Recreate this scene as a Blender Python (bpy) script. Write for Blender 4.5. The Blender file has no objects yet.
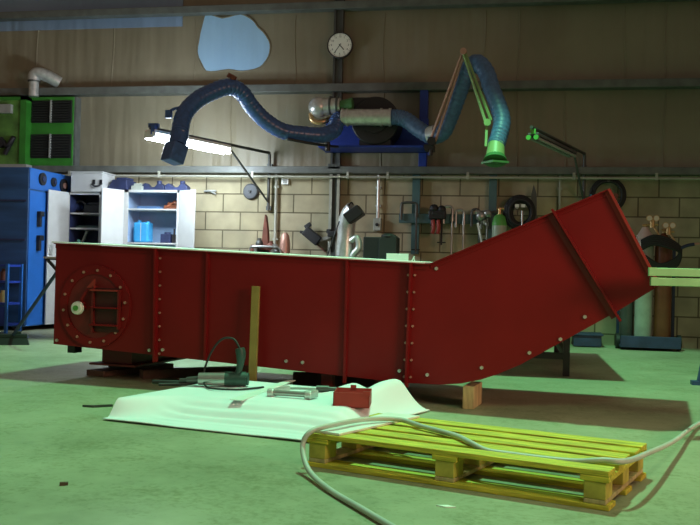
import bpy, bmesh, math, random
from mathutils import Vector, Matrix, Euler
random.seed(7)
PI = math.pi
C = bpy.context.scene.collection
SC = bpy.context.scene

# ------------------------------------------------------------------ camera
cam_d = bpy.data.cameras.new('camera'); cam = bpy.data.objects.new('camera', cam_d); C.objects.link(cam)
cam_d.sensor_width = 36.0; cam_d.lens = 892.8 / 700 * 36.0; cam_d.clip_end = 100
CAMLOC = Vector((1.965, -10.617, 0.786))
_r = Matrix.Rotation(0.183, 4, 'Z') @ Matrix.Rotation(PI / 2 + 0.009, 4, 'X') @ Matrix.Rotation(0.024, 4, 'Z')
cam.matrix_world = Matrix.Translation(CAMLOC) @ _r
SC.camera = cam

# ------------------------------------------------------------------ world, lights, exposure
SC.view_settings.view_transform = 'Standard'; SC.view_settings.look = 'None'
SC.view_settings.gamma = 1.0; SC.view_settings.use_curve_mapping = False
SC.view_settings.exposure = 0.0
wd = bpy.data.worlds.new('world'); SC.world = wd; wd.use_nodes = True
bg = wd.node_tree.nodes['Background']; bg.inputs[0].default_value = (1.0, 0.80, 0.62, 1); bg.inputs[1].default_value = 0.15

def lamp(name, kind, loc, energy, color, target=None, **kw):
    d = bpy.data.lights.new(name, kind); d.energy = energy; d.color = color
    for k, v in kw.items(): setattr(d, k, v)
    o = bpy.data.objects.new(name, d); C.objects.link(o); o.location = loc
    if target is not None:
        o.rotation_euler = (Vector(target) - Vector(loc)).to_track_quat('-Z', 'Y').to_euler()
    return o
# green-tinted mercury high bay lamp in its reflector, above the chute
lamp('high_bay_lamp', 'SPOT', (1.55, -4.45, 6.3), 1850, (.33, 1.0, .55), (1.55, -4.451, 0),
     spot_size=math.radians(79), spot_blend=.2, shadow_soft_size=.12)
# added fill lamp nearer the camera, lifting the floor shadow before the chute
lamp('front_fill_lamp', 'SPOT', (3.6, -10.2, 5.6), 430, (.62, 1.0, .58), (2.1, -6.9, 0), spot_size=math.radians(72), spot_blend=.5, shadow_soft_size=.7)
# added warm fill from the front right to brighten the chute's nose
lamp('nose_fill_light', 'AREA', (7.2, -9.8, 2.4), 30, (1.0, .50, .36), (2.0, -5.2, .8), spread=math.radians(60), shape='RECTANGLE', size=2.0, size_y=1.5)
# light of the fluorescent wall lamp
lamp('fluorescent_light', 'AREA', (-1.62, -1.35, 2.13), 20, (.74, .89, 1.0), (-1.62, -1.34, 0.0), shape='RECTANGLE', size=.25, size_y=1.3)
lamp('fluorescent_tube_light', 'POINT', (-1.52, -1.0, 2.12), 62, (.78, .91, 1.0), shadow_soft_size=.12)
lamp('fluorescent_side_light', 'POINT', (-1.76, -1.62, 2.08), 85, (.78, .91, 1.0), shadow_soft_size=.12)

# ------------------------------------------------------------------ materials
M = {}
def mat(name, col, rough=.6, metal=0., var=.12, scale=8., bump=0., stretch=(1, 1, 1), emit=None, strength=0., spec=None, col2=None):
    m = bpy.data.materials.new(name); m.use_nodes = True
    nt = m.node_tree; b = nt.nodes['Principled BSDF']
    b.inputs['Roughness'].default_value = rough; b.inputs['Metallic'].default_value = metal
    if spec is not None: b.inputs['Specular IOR Level'].default_value = spec
    tc = nt.nodes.new('ShaderNodeTexCoord'); mp = nt.nodes.new('ShaderNodeMapping'); mp.inputs['Scale'].default_value = stretch
    nt.links.new(tc.outputs['Object'], mp.inputs['Vector'])
    n = nt.nodes.new('ShaderNodeTexNoise'); n.inputs['Scale'].default_value = scale; n.inputs['Detail'].default_value = 5
    nt.links.new(mp.outputs['Vector'], n.inputs['Vector'])
    cr = nt.nodes.new('ShaderNodeValToRGB'); cr.color_ramp.elements[0].position = .3; cr.color_ramp.elements[1].position = .72
    a = tuple(max(0, c * (1 - var)) for c in col) + (1,)
    z = (tuple(min(1, c * (1 + var)) for c in col) if col2 is None else tuple(col2)) + (1,)
    cr.color_ramp.elements[0].color = a; cr.color_ramp.elements[1].color = z
    nt.links.new(n.outputs['Fac'], cr.inputs['Fac']); nt.links.new(cr.outputs['Color'], b.inputs['Base Color'])
    if bump:
        bp = nt.nodes.new('ShaderNodeBump'); bp.inputs['Strength'].default_value = bump; bp.inputs['Distance'].default_value = .02
        nt.links.new(n.outputs['Fac'], bp.inputs['Height']); nt.links.new(bp.outputs['Normal'], b.inputs['Normal'])
    if emit: b.inputs['Emission Color'].default_value = emit + (1,); b.inputs['Emission Strength'].default_value = strength
    M[name] = m; return m
mat('red_paint', (.172, .007, .0085), .42, var=.10, scale=3, spec=.25)
mat('red_dark', (.15, .009, .009), .5, var=.15, scale=12)
mat('red_flange', (.26, .018, .014), .5)
mat('hatch_dark', (.05, .008, .007), .6)
mat('red_lead', (.30, .03, .022), .55)
mat('bolt_zinc', (.62, .60, .55), .3, .6)
mat('foam_white', (.74, .75, .80), .75, var=.03, scale=4)
mat('foam_strip', (.88, .88, .88), .7, var=.03)
mat('pallet_yellow', (.55, .48, .045), .75, var=.42, scale=7, stretch=(.9, 11, 11), bump=.35)
mat('pallet_block', (.46, .40, .07), .8, var=.28, scale=14, bump=.25)
mat('bare_wood', (.44, .36, .17), .8, var=.3, scale=8, stretch=(6, 6, 1), bump=.2)
mat('stick_wood', (.26, .20, .05), .7, var=.2, scale=8)
mat('dark_wood', (.12, .07, .045), .8, var=.3)
mat('white_plank', (.80, .76, .74), .6, var=.06)
mat('hose_grey', (.48, .50, .45), .5, var=.1)
mat('black_rubber', (.010, .010, .011), .6)
mat('black_metal', (.016, .016, .018), .5, .2)
mat('dark_steel', (.09, .095, .09), .45, .6)
mat('steel', (.42, .43, .41), .35, .85)
mat('galvanised', (.56, .58, .57), .35, .55, var=.2, scale=20)
mat('grey_paint', (.30, .31, .29), .5)
mat('rail_grey', (.11, .12, .11), .5, var=.25)
mat('conduit_grey', (.34, .34, .28), .5)
mat('light_green', (.30, .60, .29), .5, .1)
mat('hose_blue', (.035, .085, .24), .3, var=.25, scale=30)
mat('hose_teal', (.06, .13, .26), .45, var=.25, scale=30)
mat('blue_paint', (.012, .04, .30), .45)
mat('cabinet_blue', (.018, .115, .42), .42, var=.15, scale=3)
mat('cabinet_side', (.022, .075, .20), .45, var=.35, scale=2, stretch=(.5, 1, 4))  # cabinet blue with the shade of its less lit front put into the colour
mat('locker_white', (.47, .48, .48), .5, var=.05)
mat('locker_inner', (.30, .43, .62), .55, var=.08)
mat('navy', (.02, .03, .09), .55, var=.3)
mat('jug_blue', (.04, .30, .60), .35)
mat('teal_rail', (.06, .13, .14), .5)
mat('green_paint', (.03, .20, .02), .5, var=.25, scale=4)
mat('green_dull', (.09, .22, .04), .6, var=.5, scale=5)
mat('louvre_black', (.02, .022, .018), .6)
mat('green_cap', (.08, .34, .06), .45)
mat('green_lit', (.05, .16, .05), .5)  # green lamplight put into the colour of the hood and flare
mat('strut_green', (.22, .34, .13), .45)
mat('strut_pink', (.42, .24, .18), .45)
mat('white_plastic', (.78, .80, .77), .45, var=.04)
mat('clock_face', (.80, .80, .74), .5, var=.03)
mat('paper', (.82, .84, .78), .7, var=.03)
mat('bakelite', (.03, .025, .025), .4)
mat('tool_green', (.018, .055, .045), .45)
mat('cyl_brown', (.17, .05, .02), .45, var=.2)
mat('cyl_grey', (.33, .36, .31), .45, var=.2)
mat('cyl_dark', (.05, .055, .05), .45)
mat('trolley_blue', (.02, .03, .085), .55, var=.3)
mat('brass', (.55, .38, .18), .35, .8)
mat('gauge_white', (.70, .62, .52), .4)
mat('pink_metal', (.50, .28, .22), .4, .3)
mat('rust_red', (.16, .05, .03), .7, var=.3)
mat('pinkish_white', (.62, .50, .46), .5)
mat('yellow_strip', (.50, .42, .03), .5)
mat('slate', (.06, .065, .075), .6)
mat('fitting_dark', (.075, .06, .065), .5)
mat('tube_glow', (.9, .95, 1.), .5, emit=(.86, .95, 1.), strength=30.)

def mat_floor():
    m = bpy.data.materials.new('painted_floor'); m.use_nodes = True; nt = m.node_tree; b = nt.nodes['Principled BSDF']
    tc = nt.nodes.new('ShaderNodeTexCoord')
    n1 = nt.nodes.new('ShaderNodeTexNoise'); n1.inputs['Scale'].default_value = .9; n1.inputs['Detail'].default_value = 7; n1.inputs['Roughness'].default_value = .62
    n2 = nt.nodes.new('ShaderNodeTexNoise'); n2.inputs['Scale'].default_value = 9; n2.inputs['Detail'].default_value = 8
    mx = nt.nodes.new('ShaderNodeMath'); mx.operation = 'MULTIPLY_ADD'; mx.inputs[1].default_value = .35
    nt.links.new(tc.outputs['Object'], n1.inputs['Vector']); nt.links.new(tc.outputs['Object'], n2.inputs['Vector'])
    nt.links.new(n2.outputs['Fac'], mx.inputs[0]); nt.links.new(n1.outputs['Fac'], mx.inputs[2])
    cr = nt.nodes.new('ShaderNodeValToRGB'); e = cr.color_ramp.elements
    e[0].position = .48; e[0].color = (.23, .255, .155, 1); e[1].position = .84; e[1].color = (.37, .39, .255, 1)
    nt.links.new(mx.outputs[0], cr.inputs['Fac']); nt.links.new(cr.outputs['Color'], b.inputs['Base Color'])
    n3 = nt.nodes.new('ShaderNodeTexNoise'); n3.inputs['Scale'].default_value = 34; n3.inputs['Detail'].default_value = 6; n3.inputs['Roughness'].default_value = .7
    n4 = nt.nodes.new('ShaderNodeTexNoise'); n4.inputs['Scale'].default_value = 2.3; n4.inputs['Detail'].default_value = 9; n4.inputs['Roughness'].default_value = .75; n4.inputs['Distortion'].default_value = .8
    nt.links.new(tc.outputs['Object'], n3.inputs['Vector']); nt.links.new(tc.outputs['Object'], n4.inputs['Vector'])
    ad = nt.nodes.new('ShaderNodeMath'); ad.operation = 'ADD'; nt.links.new(n3.outputs['Fac'], ad.inputs[0]); nt.links.new(n4.outputs['Fac'], ad.inputs[1])
    c2 = nt.nodes.new('ShaderNodeValToRGB'); c2.color_ramp.elements[0].position = .74; c2.color_ramp.elements[0].color = (.62, .66, .50, 1)
    c2.color_ramp.elements[1].position = 1.0; c2.color_ramp.elements[1].color = (1.0, 1.0, 1.0, 1)
    nt.links.new(ad.outputs[0], c2.inputs['Fac'])
    mul = nt.nodes.new('ShaderNodeMixRGB'); mul.blend_type = 'MULTIPLY'; mul.inputs[0].default_value = 1
    nt.links.new(cr.outputs['Color'], mul.inputs[1]); nt.links.new(c2.outputs['Color'], mul.inputs[2]); nt.links.new(mul.outputs[0], b.inputs['Base Color'])
    b.inputs['Roughness'].default_value = .5; b.inputs['Specular IOR Level'].default_value = .25
    bp = nt.nodes.new('ShaderNodeBump'); bp.inputs['Strength'].default_value = .12; bp.inputs['Distance'].default_value = .01
    nt.links.new(n2.outputs['Fac'], bp.inputs['Height']); nt.links.new(bp.outputs['Normal'], b.inputs['Normal'])
    return m
def mat_blocks():
    m = bpy.data.materials.new('concrete_blocks'); m.use_nodes = True; nt = m.node_tree; b = nt.nodes['Principled BSDF']
    tc = nt.nodes.new('ShaderNodeTexCoord'); sx = nt.nodes.new('ShaderNodeSeparateXYZ'); cx = nt.nodes.new('ShaderNodeCombineXYZ')
    nt.links.new(tc.outputs['Object'], sx.inputs[0])
    ax = nt.nodes.new('ShaderNodeMath'); ax.inputs[1].default_value = .045 + 9.0
    az = nt.nodes.new('ShaderNodeMath'); az.inputs[1].default_value = -.126 + .9
    nt.links.new(sx.outputs['X'], ax.inputs[0]); nt.links.new(sx.outputs['Z'], az.inputs[0])
    nt.links.new(ax.outputs[0], cx.inputs['X']); nt.links.new(az.outputs[0], cx.inputs['Y'])
    br = nt.nodes.new('ShaderNodeTexBrick'); br.inputs['Scale'].default_value = 1
    br.inputs['Brick Width'].default_value = .45; br.inputs['Row Height'].default_value = .225
    br.inputs['Mortar Size'].default_value = .009; br.inputs['Mortar Smooth'].default_value = .3
    br.inputs['Color1'].default_value = (.41, .365, .245, 1); br.inputs['Color2'].default_value = (.35, .31, .20, 1); br.inputs['Mortar'].default_value = (.13, .11, .065, 1)
    nt.links.new(cx.outputs[0], br.inputs['Vector'])
    n = nt.nodes.new('ShaderNodeTexNoise'); n.inputs['Scale'].default_value = 3.5; n.inputs['Detail'].default_value = 8
    nt.links.new(tc.outputs['Object'], n.inputs['Vector'])
    cr = nt.nodes.new('ShaderNodeValToRGB'); cr.color_ramp.elements[0].position = .3; cr.color_ramp.elements[1].position = .7
    cr.color_ramp.elements[0].color = (.72, .72, .70, 1); cr.color_ramp.elements[1].color = (1.12, 1.1, 1.06, 1)
    nt.links.new(n.outputs['Fac'], cr.inputs['Fac'])
    mix = nt.nodes.new('ShaderNodeMixRGB'); mix.blend_type = 'MULTIPLY'; mix.inputs[0].default_value = 1
    nt.links.new(br.outputs['Color'], mix.inputs[1]); nt.links.new(cr.outputs['Color'], mix.inputs[2])
    nt.links.new(mix.outputs[0], b.inputs['Base Color']); b.inputs['Roughness'].default_value = .85
    bp = nt.nodes.new('ShaderNodeBump'); bp.inputs['Strength'].default_value = .5; bp.inputs['Distance'].default_value = .01; bp.invert = True
    nt.links.new(br.outputs['Fac'], bp.inputs['Height']); nt.links.new(bp.outputs['Normal'], b.inputs['Normal'])
    return m
def mat_cladding(name, c1, c2):
    m = bpy.data.materials.new(name); m.use_nodes = True; nt = m.node_tree; b = nt.nodes['Principled BSDF']
    tc = nt.nodes.new('ShaderNodeTexCoord')
    def noise(sc, stretch, det=4):
        mp = nt.nodes.new('ShaderNodeMapping'); mp.inputs['Scale'].default_value = stretch
        n = nt.nodes.new('ShaderNodeTexNoise'); n.inputs['Scale'].default_value = sc; n.inputs['Detail'].default_value = det
        nt.links.new(tc.outputs['Object'], mp.inputs[0]); nt.links.new(mp.outputs[0], n.inputs['Vector']); return n
    wr = noise(3.0, (1.25, 1, .16), 2); bl = noise(.8, (1, 1, 1), 6)
    cr = nt.nodes.new('ShaderNodeValToRGB'); cr.color_ramp.elements[0].position = .35; cr.color_ramp.elements[1].position = .7
    cr.color_ramp.elements[0].color = c1 + (1,); cr.color_ramp.elements[1].color = c2 + (1,)
    nt.links.new(bl.outputs['Fac'], cr.inputs['Fac']); nt.links.new(cr.outputs['Color'], b.inputs['Base Color'])
    b.inputs['Roughness'].default_value = .5
    bp = nt.nodes.new('ShaderNodeBump'); bp.inputs['Strength'].default_value = .55; bp.inputs['Distance'].default_value = .10
    nt.links.new(wr.outputs['Fac'], bp.inputs['Height']); nt.links.new(bp.outputs['Normal'], b.inputs['Normal'])
    return m
M['floor'] = mat_floor(); M['blocks'] = mat_blocks()
M['cladding'] = mat_cladding('insulation_cladding', (.19, .165, .108), (.255, .225, .155))
M['sheet_blue'] = mat_cladding('blue_sheeting', (.17, .25, .38), (.23, .32, .46))
M['patch_blue'] = mat_cladding('pale_blue_sheeting', (.30, .50, .72), (.36, .57, .78))

# ------------------------------------------------------------------ mesh helpers
WM = {}
def wm(o): return WM.get(o.name, Matrix.Identity(4))
class MB:
    def __init__(s): s.bm = bmesh.new()
    def box(s, c, size, rot=None):
        m = Matrix.Translation(c) @ (rot.to_4x4() if rot is not None else Matrix.Identity(4)) @ Matrix.Diagonal((size[0], size[1], size[2], 1))
        bmesh.ops.create_cube(s.bm, size=1, matrix=m); return s
    def ab(s, a, b):
        return s.box([(a[i] + b[i]) / 2 for i in range(3)], [abs(b[i] - a[i]) for i in range(3)])
    def bar(s, p0, p1, w, h, up=(0, 0, 1)):
        p0, p1 = Vector(p0), Vector(p1); d = p1 - p0; z = d.normalized(); upv = Vector(up)
        if abs(z.dot(upv)) > .98: upv = Vector((0, 1, 0))
        x = upv.cross(z).normalized(); y = z.cross(x)
        return s.box((p0 + p1) / 2, (w, h, d.length), Matrix((x, y, z)).transposed())
    def cyl(s, p0, p1, r, r2=None, seg=20):
        p0, p1 = Vector(p0), Vector(p1); d = p1 - p0
        m = Matrix.Translation((p0 + p1) / 2) @ d.to_track_quat('Z', 'Y').to_matrix().to_4x4()
        bmesh.ops.create_cone(s.bm, cap_ends=True, segments=seg, radius1=r, radius2=r if r2 is None else r2, depth=d.length, matrix=m); return s
    def sph(s, c, r, sc=(1, 1, 1), seg=16):
        bmesh.ops.create_uvsphere(s.bm, u_segments=seg, v_segments=seg // 2, radius=r, matrix=Matrix.Translation(c) @ Matrix.Diagonal((sc[0], sc[1], sc[2], 1))); return s
    def tube(s, pts, r, seg=10, smooth=4, closed=False):
        P = [Vector(p) for p in pts]
        if smooth:
            Q = []; n = len(P); rng = range(n) if closed else range(n - 1)
            for i in rng:
                if closed: a, b, c, d = P[(i - 1) % n], P[i], P[(i + 1) % n], P[(i + 2) % n]
                else: a, b, c, d = P[max(i - 1, 0)], P[i], P[i + 1], P[min(i + 2, n - 1)]
                for k in range(smooth):
                    t = k / smooth
                    Q.append(.5 * ((2 * b) + (c - a) * t + (2 * a - 5 * b + 4 * c - d) * t * t + (3 * b - a - 3 * c + d) * t ** 3))
            if not closed: Q.append(P[-1])
            P = Q
        n = len(P); rings = []; prev = None
        for i in range(n):
            if closed: t = (P[(i + 1) % n] - P[i - 1]).normalized()
            else: t = (P[min(i + 1, n - 1)] - P[max(i - 1, 0)]).normalized()
            if prev is None:
                u = t.orthogonal().normalized()
            else:
                u = (prev - t * prev.dot(t)).normalized()
            prev = u; v = t.cross(u); rr = r(i / (n - 1)) if callable(r) else r
            rings.append([s.bm.verts.new(P[i] + (u * math.cos(2 * PI * k / seg) + v * math.sin(2 * PI * k / seg)) * rr) for k in range(seg)])
        for i in range(n if closed else n - 1):
            A, B = rings[i], rings[(i + 1) % n]
            for k in range(seg): s.bm.faces.new((A[k], A[(k + 1) % seg], B[(k + 1) % seg], B[k]))
        if not closed: s.bm.faces.new(rings[0][::-1]); s.bm.faces.new(rings[-1])
        return s
    def lathe(s, prof, seg=24, mtx=None):
        mtx = mtx or Matrix.Identity(4); rings = []
        for r, z in prof:
            rings.append([s.bm.verts.new(mtx @ Vector((max(r, .0004) * math.cos(2 * PI * k / seg), max(r, .0004) * math.sin(2 * PI * k / seg), z))) for k in range(seg)])
        for A, B in zip(rings, rings[1:]):
            for k in range(seg): s.bm.faces.new((A[k], A[(k + 1) % seg], B[(k + 1) % seg], B[k]))
        s.bm.faces.new(rings[0][::-1]); s.bm.faces.new(rings[-1]); return s
    def prism(s, poly, vec):
        a = [s.bm.verts.new(Vector(p)) for p in poly]; b = [s.bm.verts.new(Vector(p) + Vector(vec)) for p in poly]
        n = len(a); s.bm.faces.new(a[::-1]); s.bm.faces.new(b)
        for i in range(n): s.bm.faces.new((a[i], a[(i + 1) % n], b[(i + 1) % n], b[i]))
        return s
    def build(s, name, m, parent=None, local=False, bevel=0, smooth=False):
        bmesh.ops.recalc_face_normals(s.bm, faces=s.bm.faces[:])
        if parent is not None and not local: s.bm.transform(wm(parent).inverted())
        me = bpy.data.meshes.new(name); s.bm.to_mesh(me); s.bm.free()
        o = bpy.data.objects.new(name, me); C.objects.link(o)
        me.materials.append(M[m] if isinstance(m, str) else m)
        if parent is not None: o.parent = parent; WM[o.name] = wm(parent)
        if smooth:
            for p in me.polygons: p.use_smooth = True
            try: me.set_sharp_from_angle(angle=math.radians(38))
            except Exception: pass
        if bevel:
            b = o.modifiers.new('bevel', 'BEVEL'); b.width = bevel; b.segments = 2; b.limit_method = 'ANGLE'
        return o
def tag(o, label, cat, group=None):
    o['label'] = label; o['category'] = cat
    if group: o['group'] = group
    return o
def thing(name, label, cat, loc=(0, 0, 0), rot=0, group=None):
    o = bpy.data.objects.new(name, None); C.objects.link(o); o.location = loc; o.rotation_euler = (0, 0, rot); o.empty_display_size = .1
    WM[o.name] = Matrix.Translation(loc) @ Matrix.Rotation(rot, 4, 'Z')
    return tag(o, label, cat, group)
def place(o, loc, rot=0): o.location = loc; o.rotation_euler = (0, 0, rot)
def struct(o): o['kind'] = 'structure'; return o
def dup(root, loc, rot, label, group=None):
    r = root.copy(); C.objects.link(r); r.location = loc; r.rotation_euler = (0, 0, rot); r['label'] = label
    if group: r['group'] = group
    for ch in root.children:
        c = ch.copy(); C.objects.link(c); c.parent = r
        for g in ch.children:
            d = g.copy(); C.objects.link(d); d.parent = c
    return r
X3 = lambda a: Matrix.Rotation(a, 3, 'X')
Y3 = lambda a: Matrix.Rotation(a, 3, 'Y')
Z3 = lambda a: Matrix.Rotation(a, 3, 'Z')

# ------------------------------------------------------------------ room shell
struct(MB().ab((-9, -16, -.1), (10, .3, 0)).build('floor', 'floor'))
struct(MB().ab((-9, 0, 0), (10, .25, 1.95)).build('wall_back', 'blocks'))
clad = struct(MB().ab((-9, .02, 1.95), (10, .2, 5.2)).build('wall_back_upper', 'cladding'))
# vertical lap seams of the cladding
for i, x in enumerate((-4.2, -3.75, -3.15, -2.05, -1.55, -.75, .35, .82, 1.55, 1.95, 2.5, 3.15, 3.6)):
    b = MB()
    z0, z1 = (1.95, 2.92) if i % 3 == 1 else ((3.03, 3.9) if i % 3 == 2 else (1.95, 3.9))
    pts = [(x + .012 * math.sin(z * 5 + i), .022, z) for z in [z0 + (z1 - z0) * k / 9 for k in range(10)]]
    b.tube(pts, .012, seg=6, smooth=3); struct(b.build('cladding_fold', 'cladding', clad, smooth=True))
struct(MB().ab((-9, .004, 3.81), (-2.22, .019, 5.2)).build('trim_1', 'sheet_blue'))
struct(MB().ab((-9, -.16, 1.945), (10, 0, 2.03)).build('trim_2', 'rail_grey', bevel=.006))       # rail on top of the blocks
struct(MB().ab((-9, -.14, 2.935), (10, .018, 3.03)).build('trim_3', 'rail_grey', bevel=.006))
struct(MB().ab((-9, -.14, 3.93), (10, .0, 4.02)).build('trim_4', 'rail_grey', bevel=.006))
col = MB().ab((-.25, -.10, 1.0), (-.225, -.02, 5.1)).ab((-.16, -.10, 1.0), (-.135, -.02, 5.1)).ab((-.225, -.07, 1.0), (-.16, -.05, 5.1))
col.ab((-.27, -.16, 2.0), (-.12, -.02, 2.06)).ab((-.25, -.10, 0), (-.135, -.02, 1.0))
struct(col.build('trim_5', 'dark_steel'))
struct(MB().ab((-.256, -.108, 0), (-.222, -.10, 1.94)).ab((-.163, -.108, 0), (-.129, -.10, 1.94)).build('trim_7', 'conduit_grey'))
# torn opening in the insulation with pale sheeting showing
poly = [(-1.921, 3.955), (-1.70, 3.90), (-1.46, 3.945), (-1.30, 3.86), (-1.228, 3.771), (-1.15, 3.70), (-1.07, 3.56), (-1.09, 3.40), (-1.20, 3.27), (-1.42, 3.225), (-1.60, 3.25), (-1.89, 3.235), (-2.01, 3.45), (-2.00, 3.62)]
pt = struct(MB().prism([(x, .012, z) for x, z in poly], (0, .012, 0)).build('trim_6', 'patch_blue'))
struct(MB().tube([(x, .012, z) for x, z in poly], .010, seg=6, smooth=3, closed=True).build('torn_edge', 'cladding', pt, smooth=True))

# ------------------------------------------------------------------ the red chute
ANG = .15
ch = thing('steel_chute', 'long dark red steel chute with a bent raised right end on timber blocks', 'chute', (1.7, -5.4, 0), -ANG)
Wd = 1.0
prof = [(-2.86, .926), (-.231, .836), (.774, 1.27), (1.048, .745), (.82, .59), (.307, .273), (.18, .212), (.087, .176), (-.03, .146), (-.154, .131), (-.372, .128), (-1.697, .186), (-2.86, .235)]
def inset(p, d):   # crude inset toward centroid per segment is enough for the inner edge of the sheet walls
    cx = -.9; return p
b = MB()
b.prism([(s, 0, z) for s, z in prof], (0, .008, 0)); b.prism([(s, Wd - .008, z + (.010 if s < -2.8 and z > .5 else .004 if -.3 < s < -.2 and z > .5 else 0)) for s, z in prof], (0, .008, 0))
for i in list(range(4, 12)) + [12]:   # bottom plates and the left end plate, top left open
    p, q = prof[i], prof[(i + 1) % len(prof)]
    if i == 2: continue
    b.bar((((p[0] + q[0]) / 2), .004, (p[1] + q[1]) / 2), (((p[0] + q[0]) / 2), Wd - .004, (p[1] + q[1]) / 2), math.hypot(q[0] - p[0], q[1] - p[1]), .006, up=(q[0] - p[0], 0, q[1] - p[1])) if False else None
    v = [b.bm.verts.new(c) for c in ((p[0], .004, p[1]), (q[0], .004, q[1]), (q[0], Wd - .004, q[1]), (p[0], Wd - .004, p[1]))]
    b.bm.faces.new(v)
p, q = prof[3], prof[4]
v = [b.bm.verts.new(c) for c in ((p[0], .004, p[1]), (q[0], .004, q[1]), (q[0], Wd - .004, q[1]), (p[0], Wd - .004, p[1]))]; b.bm.faces.new(v)
p, q = prof[1], prof[2]
v = [b.bm.verts.new(c) for c in ((p[0], .004, p[1]), (q[0], .004, q[1]), (q[0], Wd - .004, q[1]), (p[0], Wd - .004, p[1]))]; b.bm.faces.new(v)
b.build('body', 'red_paint', ch, local=True)
def edge(p, q, w, name='edge_angle', m='red_paint', y0=-.028, th=.007):
    p, q = Vector((p[0], 0, p[1])), Vector((q[0], 0, q[1])); d = (q - p).normalized(); n = Vector((d.z, 0, -d.x))
    if n.z > 0: n = -n
    bb = MB(); bb.prism([p + Vector((0, y0, 0)), q + Vector((0, y0, 0)), q + n * th + Vector((0, y0, 0)), p + n * th + Vector((0, y0, 0))], (0, -y0 + .004, 0))
    bb.prism([p + Vector((0, -.006, 0)), q + Vector((0, -.006, 0)), q + n * w + Vector((0, -.006, 0)), p + n * w + Vector((0, -.006, 0))], (0, .007, 0))
    return bb.build(name, m, ch, local=True)
edge(prof[0], prof[1], .035); edge(prof[1], prof[2], .03)
# end frame of the nose, its outer lip standing proud
p, q = Vector((.774, 0, 1.27)), Vector((1.048, 0, .745)); d = (q - p).normalized(); n = Vector((-d.z, 0, d.x)); n = -n if n.x > 0 else n
bb = MB().prism([p + Vector((0, -.034, 0)), q + Vector((0, -.034, 0)), q + n * .008 + Vector((0, -.034, 0)), p + n * .008 + Vector((0, -.034, 0))], (0, .034, 0))
bb.prism([p + Vector((0, -.008, 0)), q + Vector((0, -.008, 0)), q + n * .03 + Vector((0, -.008, 0)), p + n * .03 + Vector((0, -.008, 0))], (0, .009, 0))
bb.prism([p - n * .006 + Vector((0, -.01, 0)), q - n * .006 + Vector((0, -.01, 0)), q + Vector((0, -.01, 0)), p + Vector((0, -.01, 0))], (0, Wd, 0))
bb.build('end_flange', 'red_flange', ch, local=True)
def strap(p, q, w, y, name, m='red_paint', nbolt=0, double=False, over=.0):
    p, q = Vector((p[0], 0, p[1])), Vector((q[0], 0, q[1])); d = (q - p).normalized(); s = Vector((-d.z, 0, d.x)); p = p - d * over; q = q + d * over
    bb = MB().prism([p - s * w / 2 + Vector((0, y, 0)), p + s * w / 2 + Vector((0, y, 0)), q + s * w / 2 + Vector((0, y, 0)), q - s * w / 2 + Vector((0, y, 0))], (0, -y + .002, 0))
    o = bb.build(name, m, ch, local=True)
    return o, p, q, d, s
bolt_me = None
def bolt(parent, loc, r=.009, mt='bolt_zinc'):
    return MB().cyl((loc[0], loc[1], loc[2]), (loc[0], loc[1] - .010, loc[2]), r, seg=6).build('bolt', mt, parent, local=True)
# bolted joint flanges at left third and right of centre
for (p, q), nb in ((((-2.062, .899), (-2.049, .160)), 8), (((-.338, .838), (-.352, .105)), 7)):
    o, P, Q, dd, ss = strap(p, q, .012, -.045, 'joint_flange', 'red_paint', over=0)
    for k in range(nb):
        c = P + (Q - P) * ((k + .7) / (nb + .3))
        for sd in (-.02, .02): bolt(o, (c.x + sd, -.001, c.z), .0075, 'pink_metal')
for p, q in (((-1.690, .885), (-1.690, .186)), ((-.742, .853), (-.742, .105))):
    strap(p, q, .016, -.022, 'stiffener', 'red_paint')
o, P, Q, dd, ss = strap((.478, 1.145), (.845, .555), .012, -.05, 'nose_flange', 'red_paint', over=.012)
strap((.455, 1.130), (.815, .56), .030, -.012, 'nose_flange_backing', 'red_dark')
# loose bolt ends catching the light along the bottom edge
for s, z in ((-2.83, .262), (-2.50, .245), (-2.105, .232), (-2.005, .240), (-1.13, .215), (-1.02, .213), (-.40, .198), (-.23, .185), (.09, .245), (.36, .345), (.53, .43), (.66, .56), (-.19, .81)):
    bolt(ch, (s, -.001, z), .011)
# round inspection port
port = MB().cyl((-2.558, -.012, .505), (-2.558, .001, .505), .275, seg=48).build('inspection_port', 'red_dark', ch, local=True, smooth=True)
ring = MB()
for k in range(48):
    a0, a1 = 2 * PI * k / 48, 2 * PI * (k + 1) / 48
    f = lambda a, r: (-2.558 + r * math.cos(a), -.020, .505 + r * math.sin(a))
    ring.prism([f(a0, .215), f(a1, .215), f(a1, .275), f(a0, .275)], (0, .009, 0))
bmesh.ops.remove_doubles(ring.bm, verts=ring.bm.verts[:], dist=.0005)
ring.build('port_ring', 'red_paint', port, local=True)
for k in range(14):
    a = 2 * PI * (k + .3) / 14
    bolt(port, (-2.558 + .243 * math.cos(a), -.019, .505 + .243 * math.sin(a)), .0095, 'pink_metal')
MB().ab((-2.56, -.05, .33), (-2.545, -.012, .64)).build('hatch_side', 'red_dark', port, local=True)
MB().ab((-2.36, -.05, .36), (-2.35, -.012, .62)).build('hatch_side', 'red_dark', port, local=True)
for z in (.385, .50, .615):
    MB().ab((-2.56, -.075, z - .005), (-2.355, -.012, z + .005)).build('hatch_rib', 'red_lead' if z > .6 else 'red_paint', port, local=True)
MB().prism([(-2.60, -.05, .63), (-2.54, -.05, .69), (-2.54, -.05, .63)], (0, .012, 0)).build('gusset', 'red_lead', port, local=True)
MB().cyl((-2.65, -.01, .50), (-2.65, -.055, .50), .03).tube([(-2.66, -.03, .52), (-2.63, -.045, .57), (-2.60, -.03, .62)], .012).build('shaft_boss', 'red_paint', port, local=True, smooth=True)
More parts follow.
